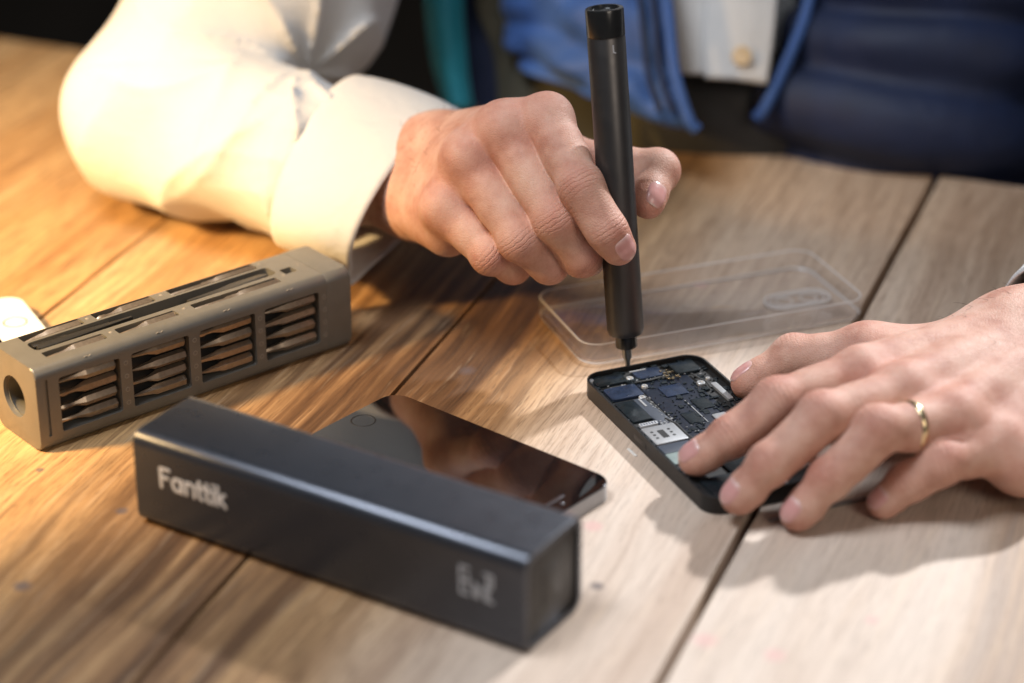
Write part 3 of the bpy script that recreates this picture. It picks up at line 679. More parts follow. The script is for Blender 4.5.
def surface_net(f, lo, hi, h, coarse=4):
    """mesh of f<0: coarse pass, then fine values only near the surface"""
    lo = np.asarray(lo, float); hi = np.asarray(hi, float); H = h*coarse
    nc = np.ceil((hi-lo)/H).astype(int)+1
    ax = [lo[i]+H*np.arange(nc[i]) for i in range(3)]
    g = np.stack(np.meshgrid(*ax, indexing='ij'), -1).reshape(-1, 3).astype(np.float32)
    dc = f(g).reshape(nc)
    n = (nc-1)*coarse
    near = np.abs(dc) < H*1.9
    blk = np.zeros(nc-1, bool)
    for dx in (0, 1):
        for dy in (0, 1):
            for dz in (0, 1): blk |= near[dx:dx+nc[0]-1, dy:dy+nc[1]-1, dz:dz+nc[2]-1]
    D = np.repeat(np.repeat(np.repeat(dc[:-1, :-1, :-1], coarse, 0), coarse, 1), coarse, 2).astype(np.float32)
    fm_ = np.repeat(np.repeat(np.repeat(blk, coarse, 0), coarse, 1), coarse, 2)
    idx = np.argwhere(fm_)
    pts = (lo+idx*h).astype(np.float32)
    vals = np.empty(len(pts), np.float32)
    for s in range(0, len(pts), 400000): vals[s:s+400000] = f(pts[s:s+400000])
    D[fm_] = vals
    # naive surface nets
    ins = D < 0
    nx, ny, nz = D.shape
    cnt = np.zeros((nx-1, ny-1, nz-1), np.int8)
    for dx in (0, 1):
        for dy in (0, 1):
            for dz in (0, 1): cnt += ins[dx:nx-1+dx, dy:ny-1+dy, dz:nz-1+dz]
    act = (cnt > 0) & (cnt < 8)
    ci = np.argwhere(act); vid = -np.ones(act.shape, np.int64); vid[act] = np.arange(len(ci))
    corners = np.array([(a, b, c) for a in (0, 1) for b in (0, 1) for c in (0, 1)])
    cv_ = np.stack([D[tuple((ci+c).T)] for c in corners], 1)
    acc = np.zeros((len(ci), 3)); m = np.zeros(len(ci))
    for i in range(8):
        for j in range(i+1, 8):
            if abs(corners[i]-corners[j]).sum() != 1: continue
            a, b = cv_[:, i], cv_[:, j]; cr = (a < 0) != (b < 0)
            t_ = np.where(cr, a/np.where(cr, a-b, 1), 0)
            acc += np.where(cr[:, None], corners[i]+(corners[j]-corners[i])*t_[:, None], 0); m += cr
    V = lo+(ci+acc/np.maximum(m, 1)[:, None])*h
    F = []
    for ax_ in range(3):
        sl0 = [slice(1, -1)]*3; sl1 = [slice(1, -1)]*3
        sl0[ax_] = slice(0, D.shape[ax_]-1); sl1[ax_] = slice(1, D.shape[ax_])
        a, b = ins[tuple(sl0)], ins[tuple(sl1)]
        e = np.argwhere(a != b); 
        if len(e) == 0: continue
        off = np.array([1, 1, 1]); off[ax_] = 0
        p = e+off
        o1, o2 = (ax_+1) % 3, (ax_+2) % 3
        d1 = np.zeros(3, int); d1[o1] = 1; d2 = np.zeros(3, int); d2[o2] = 1
        q = np.stack([vid[tuple((p-d1-d2).T)], vid[tuple((p-d2).T)], vid[tuple(p.T)], vid[tuple((p-d1).T)]], 1)
        flip = b[tuple(e.T)]
        q[flip] = q[flip][:, ::-1]
        F.append(q)
    F = np.concatenate(F); F = F[(F >= 0).all(1)]
    return V, F

def fast_mesh(name, V, F, mats, attrs=None, matidx=None):
    me = bpy.data.meshes.new(name)
    V = np.asarray(V, np.float32)*MM; F = np.asarray(F)
    me.vertices.add(len(V)); me.vertices.foreach_set('co', V.ravel())
    me.loops.add(F.size); me.loops.foreach_set('vertex_index', F.ravel().astype(np.int32))
    me.polygons.add(len(F)); me.polygons.foreach_set('loop_start', np.arange(0, F.size, F.shape[1], dtype=np.int32))
    me.polygons.foreach_set('loop_total', np.full(len(F), F.shape[1], np.int32))
    me.polygons.foreach_set('use_smooth', np.ones(len(F), bool))
    for m in mats: me.materials.append(m)
    if matidx is not None: me.polygons.foreach_set('material_index', np.asarray(matidx, np.int32))
    for k, a in (attrs or {}).items():
        at = me.attributes.new(k, 'FLOAT', 'POINT'); at.data.foreach_set('value', np.asarray(a, np.float32))
    me.update(calc_edges=True); me.validate()
    return me

# ------------------------------------------------------------------ hands
class Hand:
    def __init__(s, fingers, palm, dors=(0, 0, 1), nails={}):
        s.nails = nails; s.F = fingers; s.palm = palm; s.dors = unit(dors); s.info = {}
        for n, (J, R) in fingers.items():
            J = [np.asarray(j, float) for j in J]; D = []
            ax = [unit(b-a) for a, b in zip(J, J[1:])]
            for i in range(1, len(J)-1):
                d = ax[i-1]-ax[i]
                d = unit(d) if np.linalg.norm(d) > (0.25 if i == 1 else 0.45) else unit(s.dors-ax[i]*(s.dors@ax[i]))
                D.append(d)
            s.info[n] = (J, R, ax, D)
    def finger(s, n, p):
        J, R, ax, D = s.info[n]
        d = None
        for i in range(len(J)-1):
            c = cap(p, J[i], J[i+1], R[i]*(0.96 if 0 < i else 1), R[i+1]*0.96)
            d = c if d is None else smin(d, c, 2.5)
        for i, dn in enumerate(D):
            o_ = 0.7 if i == 0 else 0.25
            d = smin(d, cap(p, J[i+1]+dn*o_, J[i+1]+dn*(o_+0.1), R[i+1]*0.985, R[i+1]*0.985), 4.5)
            mid = (J[i]*0.5+J[i+1]*0.5)-dn*1.6
            d = smin(d, cap(p, mid-ax[i]*4, mid+ax[i]*4, R[i+1]*0.93, R[i+1]*0.93), 5)
        a = ax[-1]; dn = unit(D[-1]-a*(D[-1]@a))
        pad = J[-1]*0.75+J[-2]*0.25-dn*1.1
        d = smin(d, cap(p, pad, pad+a*2, R[-1]*1.0, R[-1]*0.9), 3.5)
        return d
    def __call__(s, p):
        p = np.asarray(p, np.float32)
        d = None
        for (a, b, r1, r2, k) in s.palm:
            c = cap(p, a, b, r1, r2); d = c if d is None else smin(d, c, k)
        f = None
        for n in s.info:
            c = s.finger(n, p); f = c if f is None else smin(f, c, 0.9)
        return smin(d, f, 5.0)
    def mesh(s, h=0.75):
        P = np.array([j for J, *_ in s.info.values() for j in J]+[x for q in s.palm for x in q[:2]])
        V, F = surface_net(s, P.min(0)-32, P.max(0)+32, h)
        red = np.zeros(len(V)); ct = np.zeros(len(V)); cw = np.zeros(len(V))
        for n, (J, R, ax, D) in s.info.items():
            for i, j in enumerate(J):
                if i == 0: red += 0.75*np.exp(-((V-j)**2).sum(1)/(1.35*R[0])**2)
                elif i == len(J)-1: red += 0.8*np.exp(-((V-j-ax[-1]*3)**2).sum(1)/(1.3*R[i])**2)
                else: red += 0.65*np.exp(-((V-j-D[i-1]*R[i])**2).sum(1)/(0.95*R[i])**2)
            for i, dn in enumerate(D):
                j = J[i+1]; a = unit(ax[i]+ax[i+1]); q = V-j
                tt = q@a; w = np.clip((q@dn)/R[i+1], 0, 1)*np.exp(-(tt/ (6.0 if i == 0 else 4.2))**2)*np.exp(-np.maximum(0, np.sqrt((q*q).sum(1))-R[i+1]*1.5)**2/9)
                b_ = w > cw; ct[b_] = tt[b_]; cw[b_] = w[b_]
        mat = np.zeros(len(F), int); extra = np.zeros(len(V)); allV = [V]; allF = [F]; mats = [mat]; nl = [extra]
        off = len(V)
        for n, (J, R, ax, D) in s.info.items():
            a = ax[-1]; dn = np.asarray(s.nails.get(n, D[-1])); dn = unit(dn-a*(dn@a)); sd = np.cross(a, dn); r = R[-1]
            nw, nlg = r*1.55, r*(1.75 if n != 'thumb' else 1.9)
            ny_, nx_ = 22, 19
            Y, X = np.meshgrid(np.linspace(0, 1, ny_), np.linspace(-1, 1, nx_), indexing='ij')
            wid = np.where(Y < 0.5, (1-np.abs(2*Y-1)**3.2)**0.5, (1-np.abs(2*Y-1)**5)**0.5)
            wid = np.maximum(wid, 0.30)
            x = (X*wid*nw/2).ravel(); y = (Y*nlg).ravel()
            y0 = -0.80*r                                                # nail root, relative to the tip centre
            yy = y+y0
            org = J[-1]+np.minimum(yy, 0.25*r)[:, None]*a
            dirv = dn*np.cos(x/r)[:, None]+sd*np.sin(x/r)[:, None]+a*(np.maximum(0, yy-0.25*r)/r)[:, None]*1.0
            dirv /= np.linalg.norm(dirv, axis=1)[:, None]
            t_ = np.full(len(x), 22.0)
            for _ in range(40): t_ -= np.clip(s.finger(n, (org+dirv*t_[:, None]).astype(np.float32)), -1, 3)*0.9
            edge = np.maximum(np.abs(X).ravel()**6, np.where(Y.ravel() < .5, (1-Y.ravel())**14, 0))
            lift = 0.42-0.95*edge
            PV = org+dirv*(t_+lift)[:, None]
            q = []
            for i in range(ny_-1):
                for k in range(nx_-1):
                    v0 = i*nx_+k; q.append((v0, v0+1, v0+1+nx_, v0+nx_))
            allV.append(PV); allF.append(np.array(q)+off); mats.append(np.ones(len(q), int)); nl.append(Y.ravel()); off += len(PV)
        Vn = np.concatenate(allV); k = len(Vn)-len(V)
        pad0 = lambda arr: np.concatenate([arr, np.zeros(k)])
        return Vn, np.concatenate(allF), np.concatenate(mats), dict(red=pad0(np.clip(red, 0, 1)), crease_t=pad0(ct), crease_w=pad0(cw), nail=np.concatenate(nl))

# right hand closed round the pen --------------------------------------------
Rw = pd(424, 172, 1128)
R_idx = [pd(547, 121, 1066), pd(581, 186, 1043), pd(607, 231, 1043), pd(619, 248, 1046)]
R_mid = [pd(503, 129, 1070), pd(556, 220, 1053), pd(581, 256, 1063), pd(589, 259, 1080)]
R_rng = [pd(467, 158, 1074), pd(520, 240, 1059), pd(549, 264, 1071), pd(562, 258, 1089)]
R_pky = [pd(445, 207, 1080), pd(490, 255, 1070), pd(513, 266, 1085), pd(528, 258, 1098)]
R_thb = [pd(560, 160, 1104), pd(657, 171, 1084), pd(648, 202, 1069)]
Rcmc = pd(468, 160, 1122)
hand_r = Hand(
    {'index': (R_idx, [10.8, 9.5, 8.4, 7.5]), 'middle': (R_mid, [11, 9.7, 8.6, 7.6]), 'ring': (R_rng, [10.4, 9.2, 8.2, 7.2]),
     'pinky': (R_pky, [9.6, 8.2, 7.3, 6.4]), 'thumb': (R_thb, [11.5, 9.4, 7.9])},
    [(pd(444, 153, 1141), pd(411, 198, 1138), 16, 16, 0),
     (pd(438, 150, 1142), R_idx[0], 15.5, 10.5, 14), (pd(434, 165, 1140), R_mid[0], 15.5, 10.5, 14), (pd(432, 180, 1136), R_rng[0], 15, 10, 14), (pd(428, 198, 1131), R_pky[0], 15, 10, 14),
     (R_idx[0]+FW*2, R_mid[0]+FW*2, 8.5, 9, 8), (R_mid[0]+FW*2, R_rng[0]+FW*2, 9, 8.5, 8), (R_rng[0]+FW*2, R_pky[0]+FW*2, 8.5, 8, 8),
     (Rcmc, R_thb[0], 15, 12, 12), (R_thb[0], R_idx[0]*0.7+Rcmc*0.3+FW*8, 10, 10, 12),
     (pd(424, 212, 1120), pd(448, 232, 1094), 13, 11.5, 12),
     (pd(438, 166, 1142), pd(330, 156, 1196), 16, 21, 16), (pd(414, 192, 1137), pd(330, 180, 1188), 17, 22, 16),
     (pd(330, 160, 1190), pd(215, 130, 1212), 24, 30, 16),
     (pd(444, 148, 1130), R_mid[0]-FW*6, 6, 4.5, 8), (pd(440, 164, 1126), R_rng[0]-FW*5.5, 6, 4.5, 8),
     (R_mid[0]-FW*3.2, R_mid[0]-FW*3.4, 9.2, 9.2, 5), (R_rng[0]-FW*3.4-RX*1, R_rng[0]-FW*3.6-RX*1, 9.0, 9.0, 5), (R_pky[0]-FW*3-RX*1.5, R_pky[0]-FW*3.2-RX*1.5, 8.4, 8.4, 5), (R_idx[0]+UP*2-FW*1.5, R_idx[0]+UP*2.2-FW*1.5, 9.6, 9.6, 5)],
    dors=-FW+UP*0.5, nails={'thumb': -FW*0.85+RX*0.45+UP*0.2})

# left hand lying on the opened phone ---------------------------------------------
L_idx = [pz(860, 376, 39), pz(777, 402, 35), pz(731, 437, 23), pz(695, 459, 13.5)]
L_mid = [pz(905, 394, 40), pz(822, 417, 41), pz(770, 464, 26), pz(738, 497, 12)]
L_rng = [pz(956, 420, 35), pz(880, 430, 39), pz(830, 478, 22), pz(797, 514, 7.5)]
L_pky = [pz(1004, 446, 25), pz(944, 462, 26), pz(906, 483, 15), pz(882, 503, 7)]
L_thb = [pz(868, 355, 26), pz(794, 358, 21), pz(748, 383, 11)]
Lw = np.array([231., -80., 29.])
hand_l = Hand(
    {'index': (L_idx, [11, 9.6, 8.3, 7.3]), 'middle': (L_mid, [11.2, 9.8, 8.4, 7.5]), 'ring': (L_rng, [10.6, 9.3, 8.1, 7.2]),
     'pinky': (L_pky, [9.6, 8.3, 7.4, 6.4]), 'thumb': (L_thb, [12, 9.8, 8.0])},
    [(Lw+np.array([-15, 13, 3]), Lw+np.array([14, -12, -4]), 19, 18, 0),
     (Lw+np.array([-15, 13, 3]), L_idx[0], 18, 11, 14), (Lw+np.array([-5, 5, 4]), L_mid[0], 18, 11.2, 14), (Lw+np.array([4, -4, 2]), L_rng[0], 17, 10.5, 14), (Lw+np.array([13, -12, -3]), L_pky[0], 17, 10, 14),
     (L_idx[0]-UP*3, L_mid[0]-UP*3, 9, 9, 8), (L_mid[0]-UP*3, L_rng[0]-UP*3, 9, 9, 8), (L_rng[0]-UP*3, L_pky[0]-UP*3, 9, 8, 8),
     (Lw+np.array([-22, 14, -6]), L_thb[0], 17, 13, 12), (L_thb[0], L_idx[0]+(Lw-L_idx[0])*0.35-np.array([0, 0, 8]), 11, 12, 12),
     (Lw+np.array([10, -22, -14]), L_pky[0]+np.array([8, -4, -8]), 17, 12, 12),
     (Lw+np.array([-10, 9, 2]), Lw+np.array([80, 118, 8]), 20, 27, 16), (Lw+np.array([10, -9, -2]), Lw+np.array([104, 98, 6]), 20, 27, 16),
     (Lw+np.array([-10, 9, 13.5]), L_idx[0]+np.array([0, 0, 7.0]), 5, 4.2, 9), (Lw+np.array([-3, 4, 13.5]), L_mid[0]+np.array([0, 0, 7.0]), 5, 4.2, 9),
     (Lw+np.array([4, -3, 12]), L_rng[0]+np.array([0, 0, 7.0]), 5, 4.2, 7), (Lw+np.array([10, -9, 9.5]), L_pky[0]+np.array([0, 0, 6.5]), 5, 4, 7)],
    dors=(0, -0.25, 1), nails={'index': (-.1, -.25, 1), 'middle': (-.15, -.30, 1), 'ring': (-.1, -.35, 1), 'pinky': (-.1, -.4, 1), 'thumb': (-.25, .25, 1)})

def skin_material():
    t = NT('skin'); P = t.obj()
    red = t.attr('red').outputs['Fac']; ct = t.attr('crease_t').outputs['Fac']; cw = t.attr('crease_w').outputs['Fac']
    n1 = t.noise(P, 65, 4, 0.6); n2 = t.noise(P, 900, 3, 0.6); n3 = t.noise(P, 240, 3, 0.6)
    c = t.ramp(n1, [(0.32, (0.430, 0.210, 0.150)), (0.50, (0.560, 0.318, 0.238)), (0.70, (0.635, 0.405, 0.315))])
    rd = t.math('MULTIPLY', red, t.math('MULTIPLY_ADD', n3, 0.7, 0.35), clamp=True)
    c = t.mix(t.math('MULTIPLY', rd, 0.95), c, (0.500, 0.175, 0.125))
    c = t.mix(t.math('MULTIPLY', t.ramp(n2, [(0.50, (0, 0, 0)), (0.72, (1, 1, 1))]), 0.22), c, (0.46, 0.23, 0.16))
    wav = t.math('SINE', t.math('MULTIPLY_ADD', ct, 2.9, t.math('MULTIPLY', n3, 9.0)))
    crease = t.math('MULTIPLY', t.math('POWER', t.math('MULTIPLY_ADD', wav, 0.5, 0.5), 5.0), cw)
    c = t.mix(t.math('MULTIPLY', crease, 0.45), c, (0.40, 0.19, 0.13))
    h = t.math('MULTIPLY_ADD', crease, -0.42, t.math('MULTIPLY', t.noise(P, 1500, 3, 0.6), 0.26))
    vor = t.n('ShaderNodeTexVoronoi', feature='DISTANCE_TO_EDGE'); vor.inputs['Scale'].default_value = 850; t.l(P, vor.inputs['Vector'])
    h = t.math('ADD', h, t.math('MULTIPLY', t.math('MINIMUM', vor.outputs['Distance'], 0.25), 0.8))
    nrm = t.bump(h, 0.9, 0.0005)
    t.bsdf(c, t.math('MULTIPLY_ADD', n2, 0.25, 0.42), 0.0, 0.36, nrm, Subsurface_Weight=0.15, Subsurface_Radius=(1.0, 0.35, 0.2), Subsurface_Scale=0.0025)
    return t.m
def nail_material():
    t = NT('nail'); y = t.attr('nail').outputs['Fac']
    c = t.ramp(y, [(0.0, (0.48, 0.25, 0.21)), (0.08, (0.64, 0.40, 0.36)), (0.26, (0.60, 0.30, 0.28)), (0.86, (0.61, 0.33, 0.30)), (0.95, (0.68, 0.50, 0.43))])
    t.bsdf(c, 0.26, 0, 0.5, t.bump(t.noise(t.obj(), 500, 2), 0.08, 0.0003), Subsurface_Weight=0.1, Subsurface_Radius=(1.0, 0.4, 0.25), Subsurface_Scale=0.002)
    return t.m
M['skin'], M['nail'] = skin_material(), nail_material()

# rest of the body under the clothes (coarser, joined into the same mesh)
SH_R, SH_L = np.array([-20., 420., 330.]), np.array([300., 430., 340.])
EL_R = pz(160, 112, 53); EL_L = Lw+np.array([165., 205., 28.])
UPA_R = pd(270, -12, 1275)
NECK = np.array([140., 440., 430.]); HEAD = np.array([135., 390., 560.]); PEL = np.array([160., 480., -150.])
def body_sdf(p):
    d = cap(p, PEL, np.array([145., 450., 260.]), 105, 110)
    for a, b, r1, r2, k in ((SH_R, SH_L, 50, 50, 50), (np.array([145., 450., 330.]), NECK, 60, 50, 40), (NECK, HEAD, 48, 48, 30),
                            (EL_R, pd(215, 130, 1205), 30, 29, 10), (EL_R, UPA_R, 30, 38, 6), (UPA_R, SH_R, 44, 52, 20),
                            (EL_L, Lw+np.array([92., 108., 18.]), 36, 28, 16), (EL_L, SH_L, 38, 52, 20)):
        d = smin(d, cap(p, a, b, r1, r2), k)
    d = smin(d, ell(p, HEAD+np.array([0, -5, 45]), np.eye(3), np.array([76., 96., 118.])), 20)
    return d
Vb, Fb = surface_net(body_sdf, (-320, 20, -260), (560, 640, 760), 9.0, 2)
person = thing('person', 'person in white shirt and blue vest driving a screw with a pen screwdriver', 'person', (140, 470, -300))
VR = hand_r.mesh(0.7); VL = hand_l.mesh(0.7)
off = 0; Vs, Fs, Ms, At = [], [], [], {k: [] for k in ('red', 'crease_t', 'crease_w', 'nail')}
for V, F, m, a in (VR, VL, (Vb, Fb, np.zeros(len(Fb), int), {k: np.zeros(len(Vb)) for k in At})):
    Vs.append(V); Fs.append(F+off); Ms.append(m); off += len(V)
    for k in At: At[k].append(a[k])
OFF = np.array([140., 470., -300.])
me = fast_mesh('body', np.concatenate(Vs)-OFF, np.concatenate(Fs), [M['skin'], M['nail']], {k: np.concatenate(v) for k, v in At.items()}, np.concatenate(Ms))
link(bpy.data.objects.new('body', me), person)
print('HANDS verts', len(VR[0]), len(VL[0]), len(Vb))
for nm, J in (('Ri', R_idx), ('Rm', R_mid), ('Rr', R_rng), ('Rp', R_pky), ('Rt', R_thb), ('Li', L_idx), ('Lm', L_mid), ('Lr', L_rng), ('Lp', L_pky), ('Lt', L_thb)):
    print(nm, ['%.0f' % np.linalg.norm(a-b) for a, b in zip(J, J[1:])])

# short dark hairs on the wrists
bm = bmesh.new()
rh = random.Random(3)
for (V, F, m, a), tst, n_, dirv in ((VR, lambda p: np.linalg.norm(p-pd(425, 165, 1138)) < 44, 150, unit(R_mid[0]-Rw)), (VL, lambda p: np.linalg.norm(p-(Lw+np.array([10., 14, 10]))) < 62, 170, unit(L_mid[0]-Lw))):
    Fq = F[m == 0]; got = 0
    while got < n_:
        f = Fq[rh.randrange(len(Fq))]; p0 = V[f[0]]
        if not tst(p0): continue
        nrm = unit(np.cross(V[f[1]]-V[f[0]], V[f[2]]-V[f[0]]))
        if nrm@FW > 0.3: continue
        d_ = unit(dirv*rh.uniform(.4, 1)+nrm*rh.uniform(.25, .7)+np.array([rh.uniform(-.5, .5), rh.uniform(-.5, .5), rh.uniform(-.5, .2)]))
        L_h = rh.uniform(3, 7.5); got += 1
        add_tube(bm, [p0-OFF, p0+d_*L_h*.5+nrm*.4-OFF, p0+d_*L_h-OFF], [0.055, 0.045, 0.015], 4)
hair_o = from_bm('arm_hair', bm, plain('dark_brown_hair', (0.035, 0.020, 0.012), 0.5), person, True, 80); hair_o['kind'] = 'stuff'

# gold wedding ring on the left ring finger
ra, rb = L_rng[0], L_rng[1]; rax = unit(rb-ra); rc = ra*0.40+rb*0.60
bm = bmesh.new(); prof = [(10.15, -1.5), (10.5, -1.3), (10.75, 0), (10.5, 1.3), (10.15, 1.5), (9.9, 1.0), (9.9, -1.0), (10.15, -1.5)]
add_lathe(bm, prof, 64, Matrix.Identity(4), False)
bmesh.ops.remove_doubles(bm, verts=bm.verts, dist=0.001)
rg = from_bm('wedding_ring', bm, M['gold'], None, True, 50); rg.matrix_world = Matrix.Scale(MM, 4) @ axis_matrix(rc, rax) @ Matrix.Scale(1/MM, 4)
tag(rg, 'plain gold band worn on the ring finger of the flat left hand', 'ring')

# ------------------------------------------------------------------ clothes
def shirt_material(name='white_shirt_cotton', col=(0.58, 0.575, 0.565)):
    t = NT(name); P = t.obj()
    n = t.noise(P, 40, 3); c = t.ramp(n, [(0.3, tuple(x*0.96 for x in col)), (0.7, col)])
    w1 = t.n('ShaderNodeTexWave', bands_direction='X'); w1.inputs['Scale'].default_value = 420; t.l(P, w1.inputs['Vector'])
    w2 = t.n('ShaderNodeTexWave', bands_direction='Z'); w2.inputs['Scale'].default_value = 420; t.l(P, w2.inputs['Vector'])
    h = t.math('ADD', w1.outputs['Fac'], w2.outputs['Fac'])
    h2 = t.math('MULTIPLY_ADD', t.noise(P, 55, 3, 0.5, 0.6), 6.0, t.math('MULTIPLY', h, 0.35))
    t.bsdf(c, 0.85, 0, 0.25, t.bump(h2, 0.35, 0.0006), Sheen_Weight=0.15)
    return t.m
M['shirt'] = shirt_material()
class Fold:
    pass
rngf = np.random.default_rng(5)
def sleeve_r(p):
    p = np.asarray(p, np.float32)
    c0 = pd(322, 160, 1178)
    d = cap(p, EL_R, c0-np.array([0, 0, 3]), 48.5, 42.0)
    d = smin(d, cap(p, EL_R, UPA_R, 48.5, 61), 8)
    d = smin(d, cap(p, UPA_R, SH_R, 64, 78), 20)
    # gathered folds running round the bend and along the forearm
    ax = unit(c0-EL_R); q = p-EL_R.astype(np.float32); tl = q@ax.astype(np.float32)
    e1 = unit(np.cross(ax, [0, 0, 1])); e2 = np.cross(ax, e1)
    th = np.arctan2(q@e2.astype(np.float32), q@e1.astype(np.float32))
    sg = lambda x: 1-2*np.abs(np.sin(x))**0.6                         # sharp valleys, rounded ridges
    fall = np.exp(-((tl-50)/60)**2)
    w1 = tl*0.045+0.75*th+0.5*np.sin(2*th+0.5)+0.4*np.sin(tl*0.05)
    w2 = tl*0.075-0.9*th+0.6*np.sin(1.5*th)+0.8
    wv = 3.4*fall*sg(w1)*(0.6+0.4*np.sin(th*2+tl*0.03))
    wv += 2.4*np.exp(-((tl-95)/55)**2)*sg(w2)*(0.5+0.5*np.sin(th*3-tl*0.05+1))
    wv += 1.4*np.sin(p[:, 0]*0.045+p[:, 2]*0.07-p[:, 1]*0.03)+0.8*np.sin(p[:, 0]*0.10-p[:, 2]*0.06+p[:, 1]*0.08)
    rel = p-pd(300, 62, 1190).astype(np.float32); rr_ = np.sqrt((rel*rel).sum(1)); an = np.arctan2(rel@UP.astype(np.float32), rel@RX.astype(np.float32))
    wv += 2.6*sg(an*4.3+0.35*np.sin(rr_*0.07)+0.5)*np.exp(-((rr_-62)/42)**2)
    wv += 0.45*sg(th*7+tl*0.02)*np.exp(-((tl-np.linalg.norm(c0-EL_R))/28)**2)   # gathers at the cuff seam
    d = d-wv
    d = smax(d, 3.5-p[:, 2], 6)                                         # lies on the table
    d = smax(d, (tl-np.linalg.norm(c0-EL_R)-12), 4)
    return d
def fpt(u, v, d): return pd(u, v, d)
FOLDS = [(fpt(175, 205, 1165), fpt(275, 190, 1150), 9), (fpt(190, 220, 1172), fpt(268, 222, 1160), 9), (fpt(120, 60, 1190), fpt(230, 80, 1150), 9),
         (fpt(110, 110, 1165), fpt(245, 120, 1135), 8), (fpt(200, 30, 1205), fpt(300, 70, 1175), 9), (fpt(150, 165, 1160), fpt(285, 150, 1140), 8)]
Vs_, Fs_ = surface_net(sleeve_r, (-330, 40, -5), (70, 520, 460), 2.0, 4)
# left sleeve
def sleeve_l(p):
    p = np.asarray(p, np.float32); c0 = Lw+np.array([60., 72., 8.])
    d = cap(p, EL_L, c0, 52, 41); d = smin(d, cap(p, EL_L, SH_L, 56, 74), 14)
    d = d-1.8*np.sin(p[:, 0]*0.07+p[:, 2]*0.09)
    d = smax(d, 2.0-p[:, 2], 6)
    return smax(d, -((p-c0.astype(np.float32))@unit(EL_L-c0).astype(np.float32))-2, 2)
Vl_, Fl_ = surface_net(sleeve_l, (200, -130, -5), (560, 540, 450), 3.0, 3)
# shirt front
def front_sdf(p):
    p = np.asarray(p, np.float32)
    d = ell(p, np.array([142., 452., 100.]), np.eye(3), np.array([165., 132., 420.]))
    d = d-2.0*np.sin(p[:, 0]*0.045+p[:, 2]*0.025)
    return smax(d, -180-p[:, 2], 4)
Vf_, Ff_ = surface_net(front_sdf, (-60, 290, -200), (350, 620, 480), 5.0, 3)
Vall = np.concatenate([Vs_, Vl_, Vf_]); Fall = np.concatenate([Fs_, Fl_+len(Vs_), Ff_+len(Vs_)+len(Vl_)])
shirt = link(bpy.data.objects.new('shirt', fast_mesh('shirt', Vall-OFF, Fall, [M['shirt']])), person)

def cuff(name, c0, M0, m0, c1, M1, m1, cusp, parent):
    nu, nv = 96, 16; V = []; F = []
    ths = np.linspace(0, 2*math.pi, nu, endpoint=False)
    for side in (0, 1):
        for j in range(nv+1):
            t_ = j/nv; c = c0*(1-t_)+c1*t_; A = M0*(1-t_)+M1*t_; B = m0*(1-t_)+m1*t_
            ed = max(0, 1-min(t_, 1-t_)/0.05)
            for th in ths:
                k = 1+cusp*t_**2*math.exp(-((th-math.pi)/0.22)**2)
                th_mm = (1.1-0.55*ed-(0.35 if abs(t_-0.90) < 0.035 or abs(t_-0.08) < 0.03 else 0))*(1 if side == 0 else -1)
                bulge = 1+0.03*math.sin(math.pi*t_)+0.012*math.sin(3*th+4*t_)
                v = A*math.cos(th)+B*math.sin(th)
                V.append(c+v*(k*bulge)+unit(v)*th_mm)
    R_ = (nv+1)*nu
    for s_ in (0, 1):
        for j in range(nv):
            for i in range(nu):
                a = s_*R_+j*nu+i; b = s_*R_+j*nu+(i+1) % nu; q = (a, b, b+nu, a+nu)
                F.append(q if s_ == 0 else q[::-1])
    for i in range(nu):
        i2 = (i+1) % nu
        F.append((i2, i, R_+i, R_+i2)); F.append((nv*nu+i, nv*nu+i2, R_+nv*nu+i2, R_+nv*nu+i))
    V = np.array(V); V[:, 2] = np.maximum(V[:, 2], 1.5)
    return meshobj(name, V-OFF, F, M['shirt'], parent)
c1 = pd(410, 189, 1150); M1 = pd(458, 111, 1158)-c1; m1 = pd(377, 192, 1114)-c1
c0 = pd(324, 160, 1179); M0 = pd(354, 76, 1184)-c0; m0 = pd(281, 172, 1139)-c0
cuff('shirt_cuff', c0, M0, m0, c1, M1, m1, 0.20, person)
lc1 = Lw+np.array([20., 25., 2.]); ldir = unit(np.array([165., 205., 24.])); ls = unit(np.cross(ldir, [0, 0, 1])); lu = np.cross(ls, ldir)
cuff('shirt_cuff', lc1+ldir*66, lu*36, ls*42, lc1, lu*31+ldir*4, ls*41, 0.0, person)

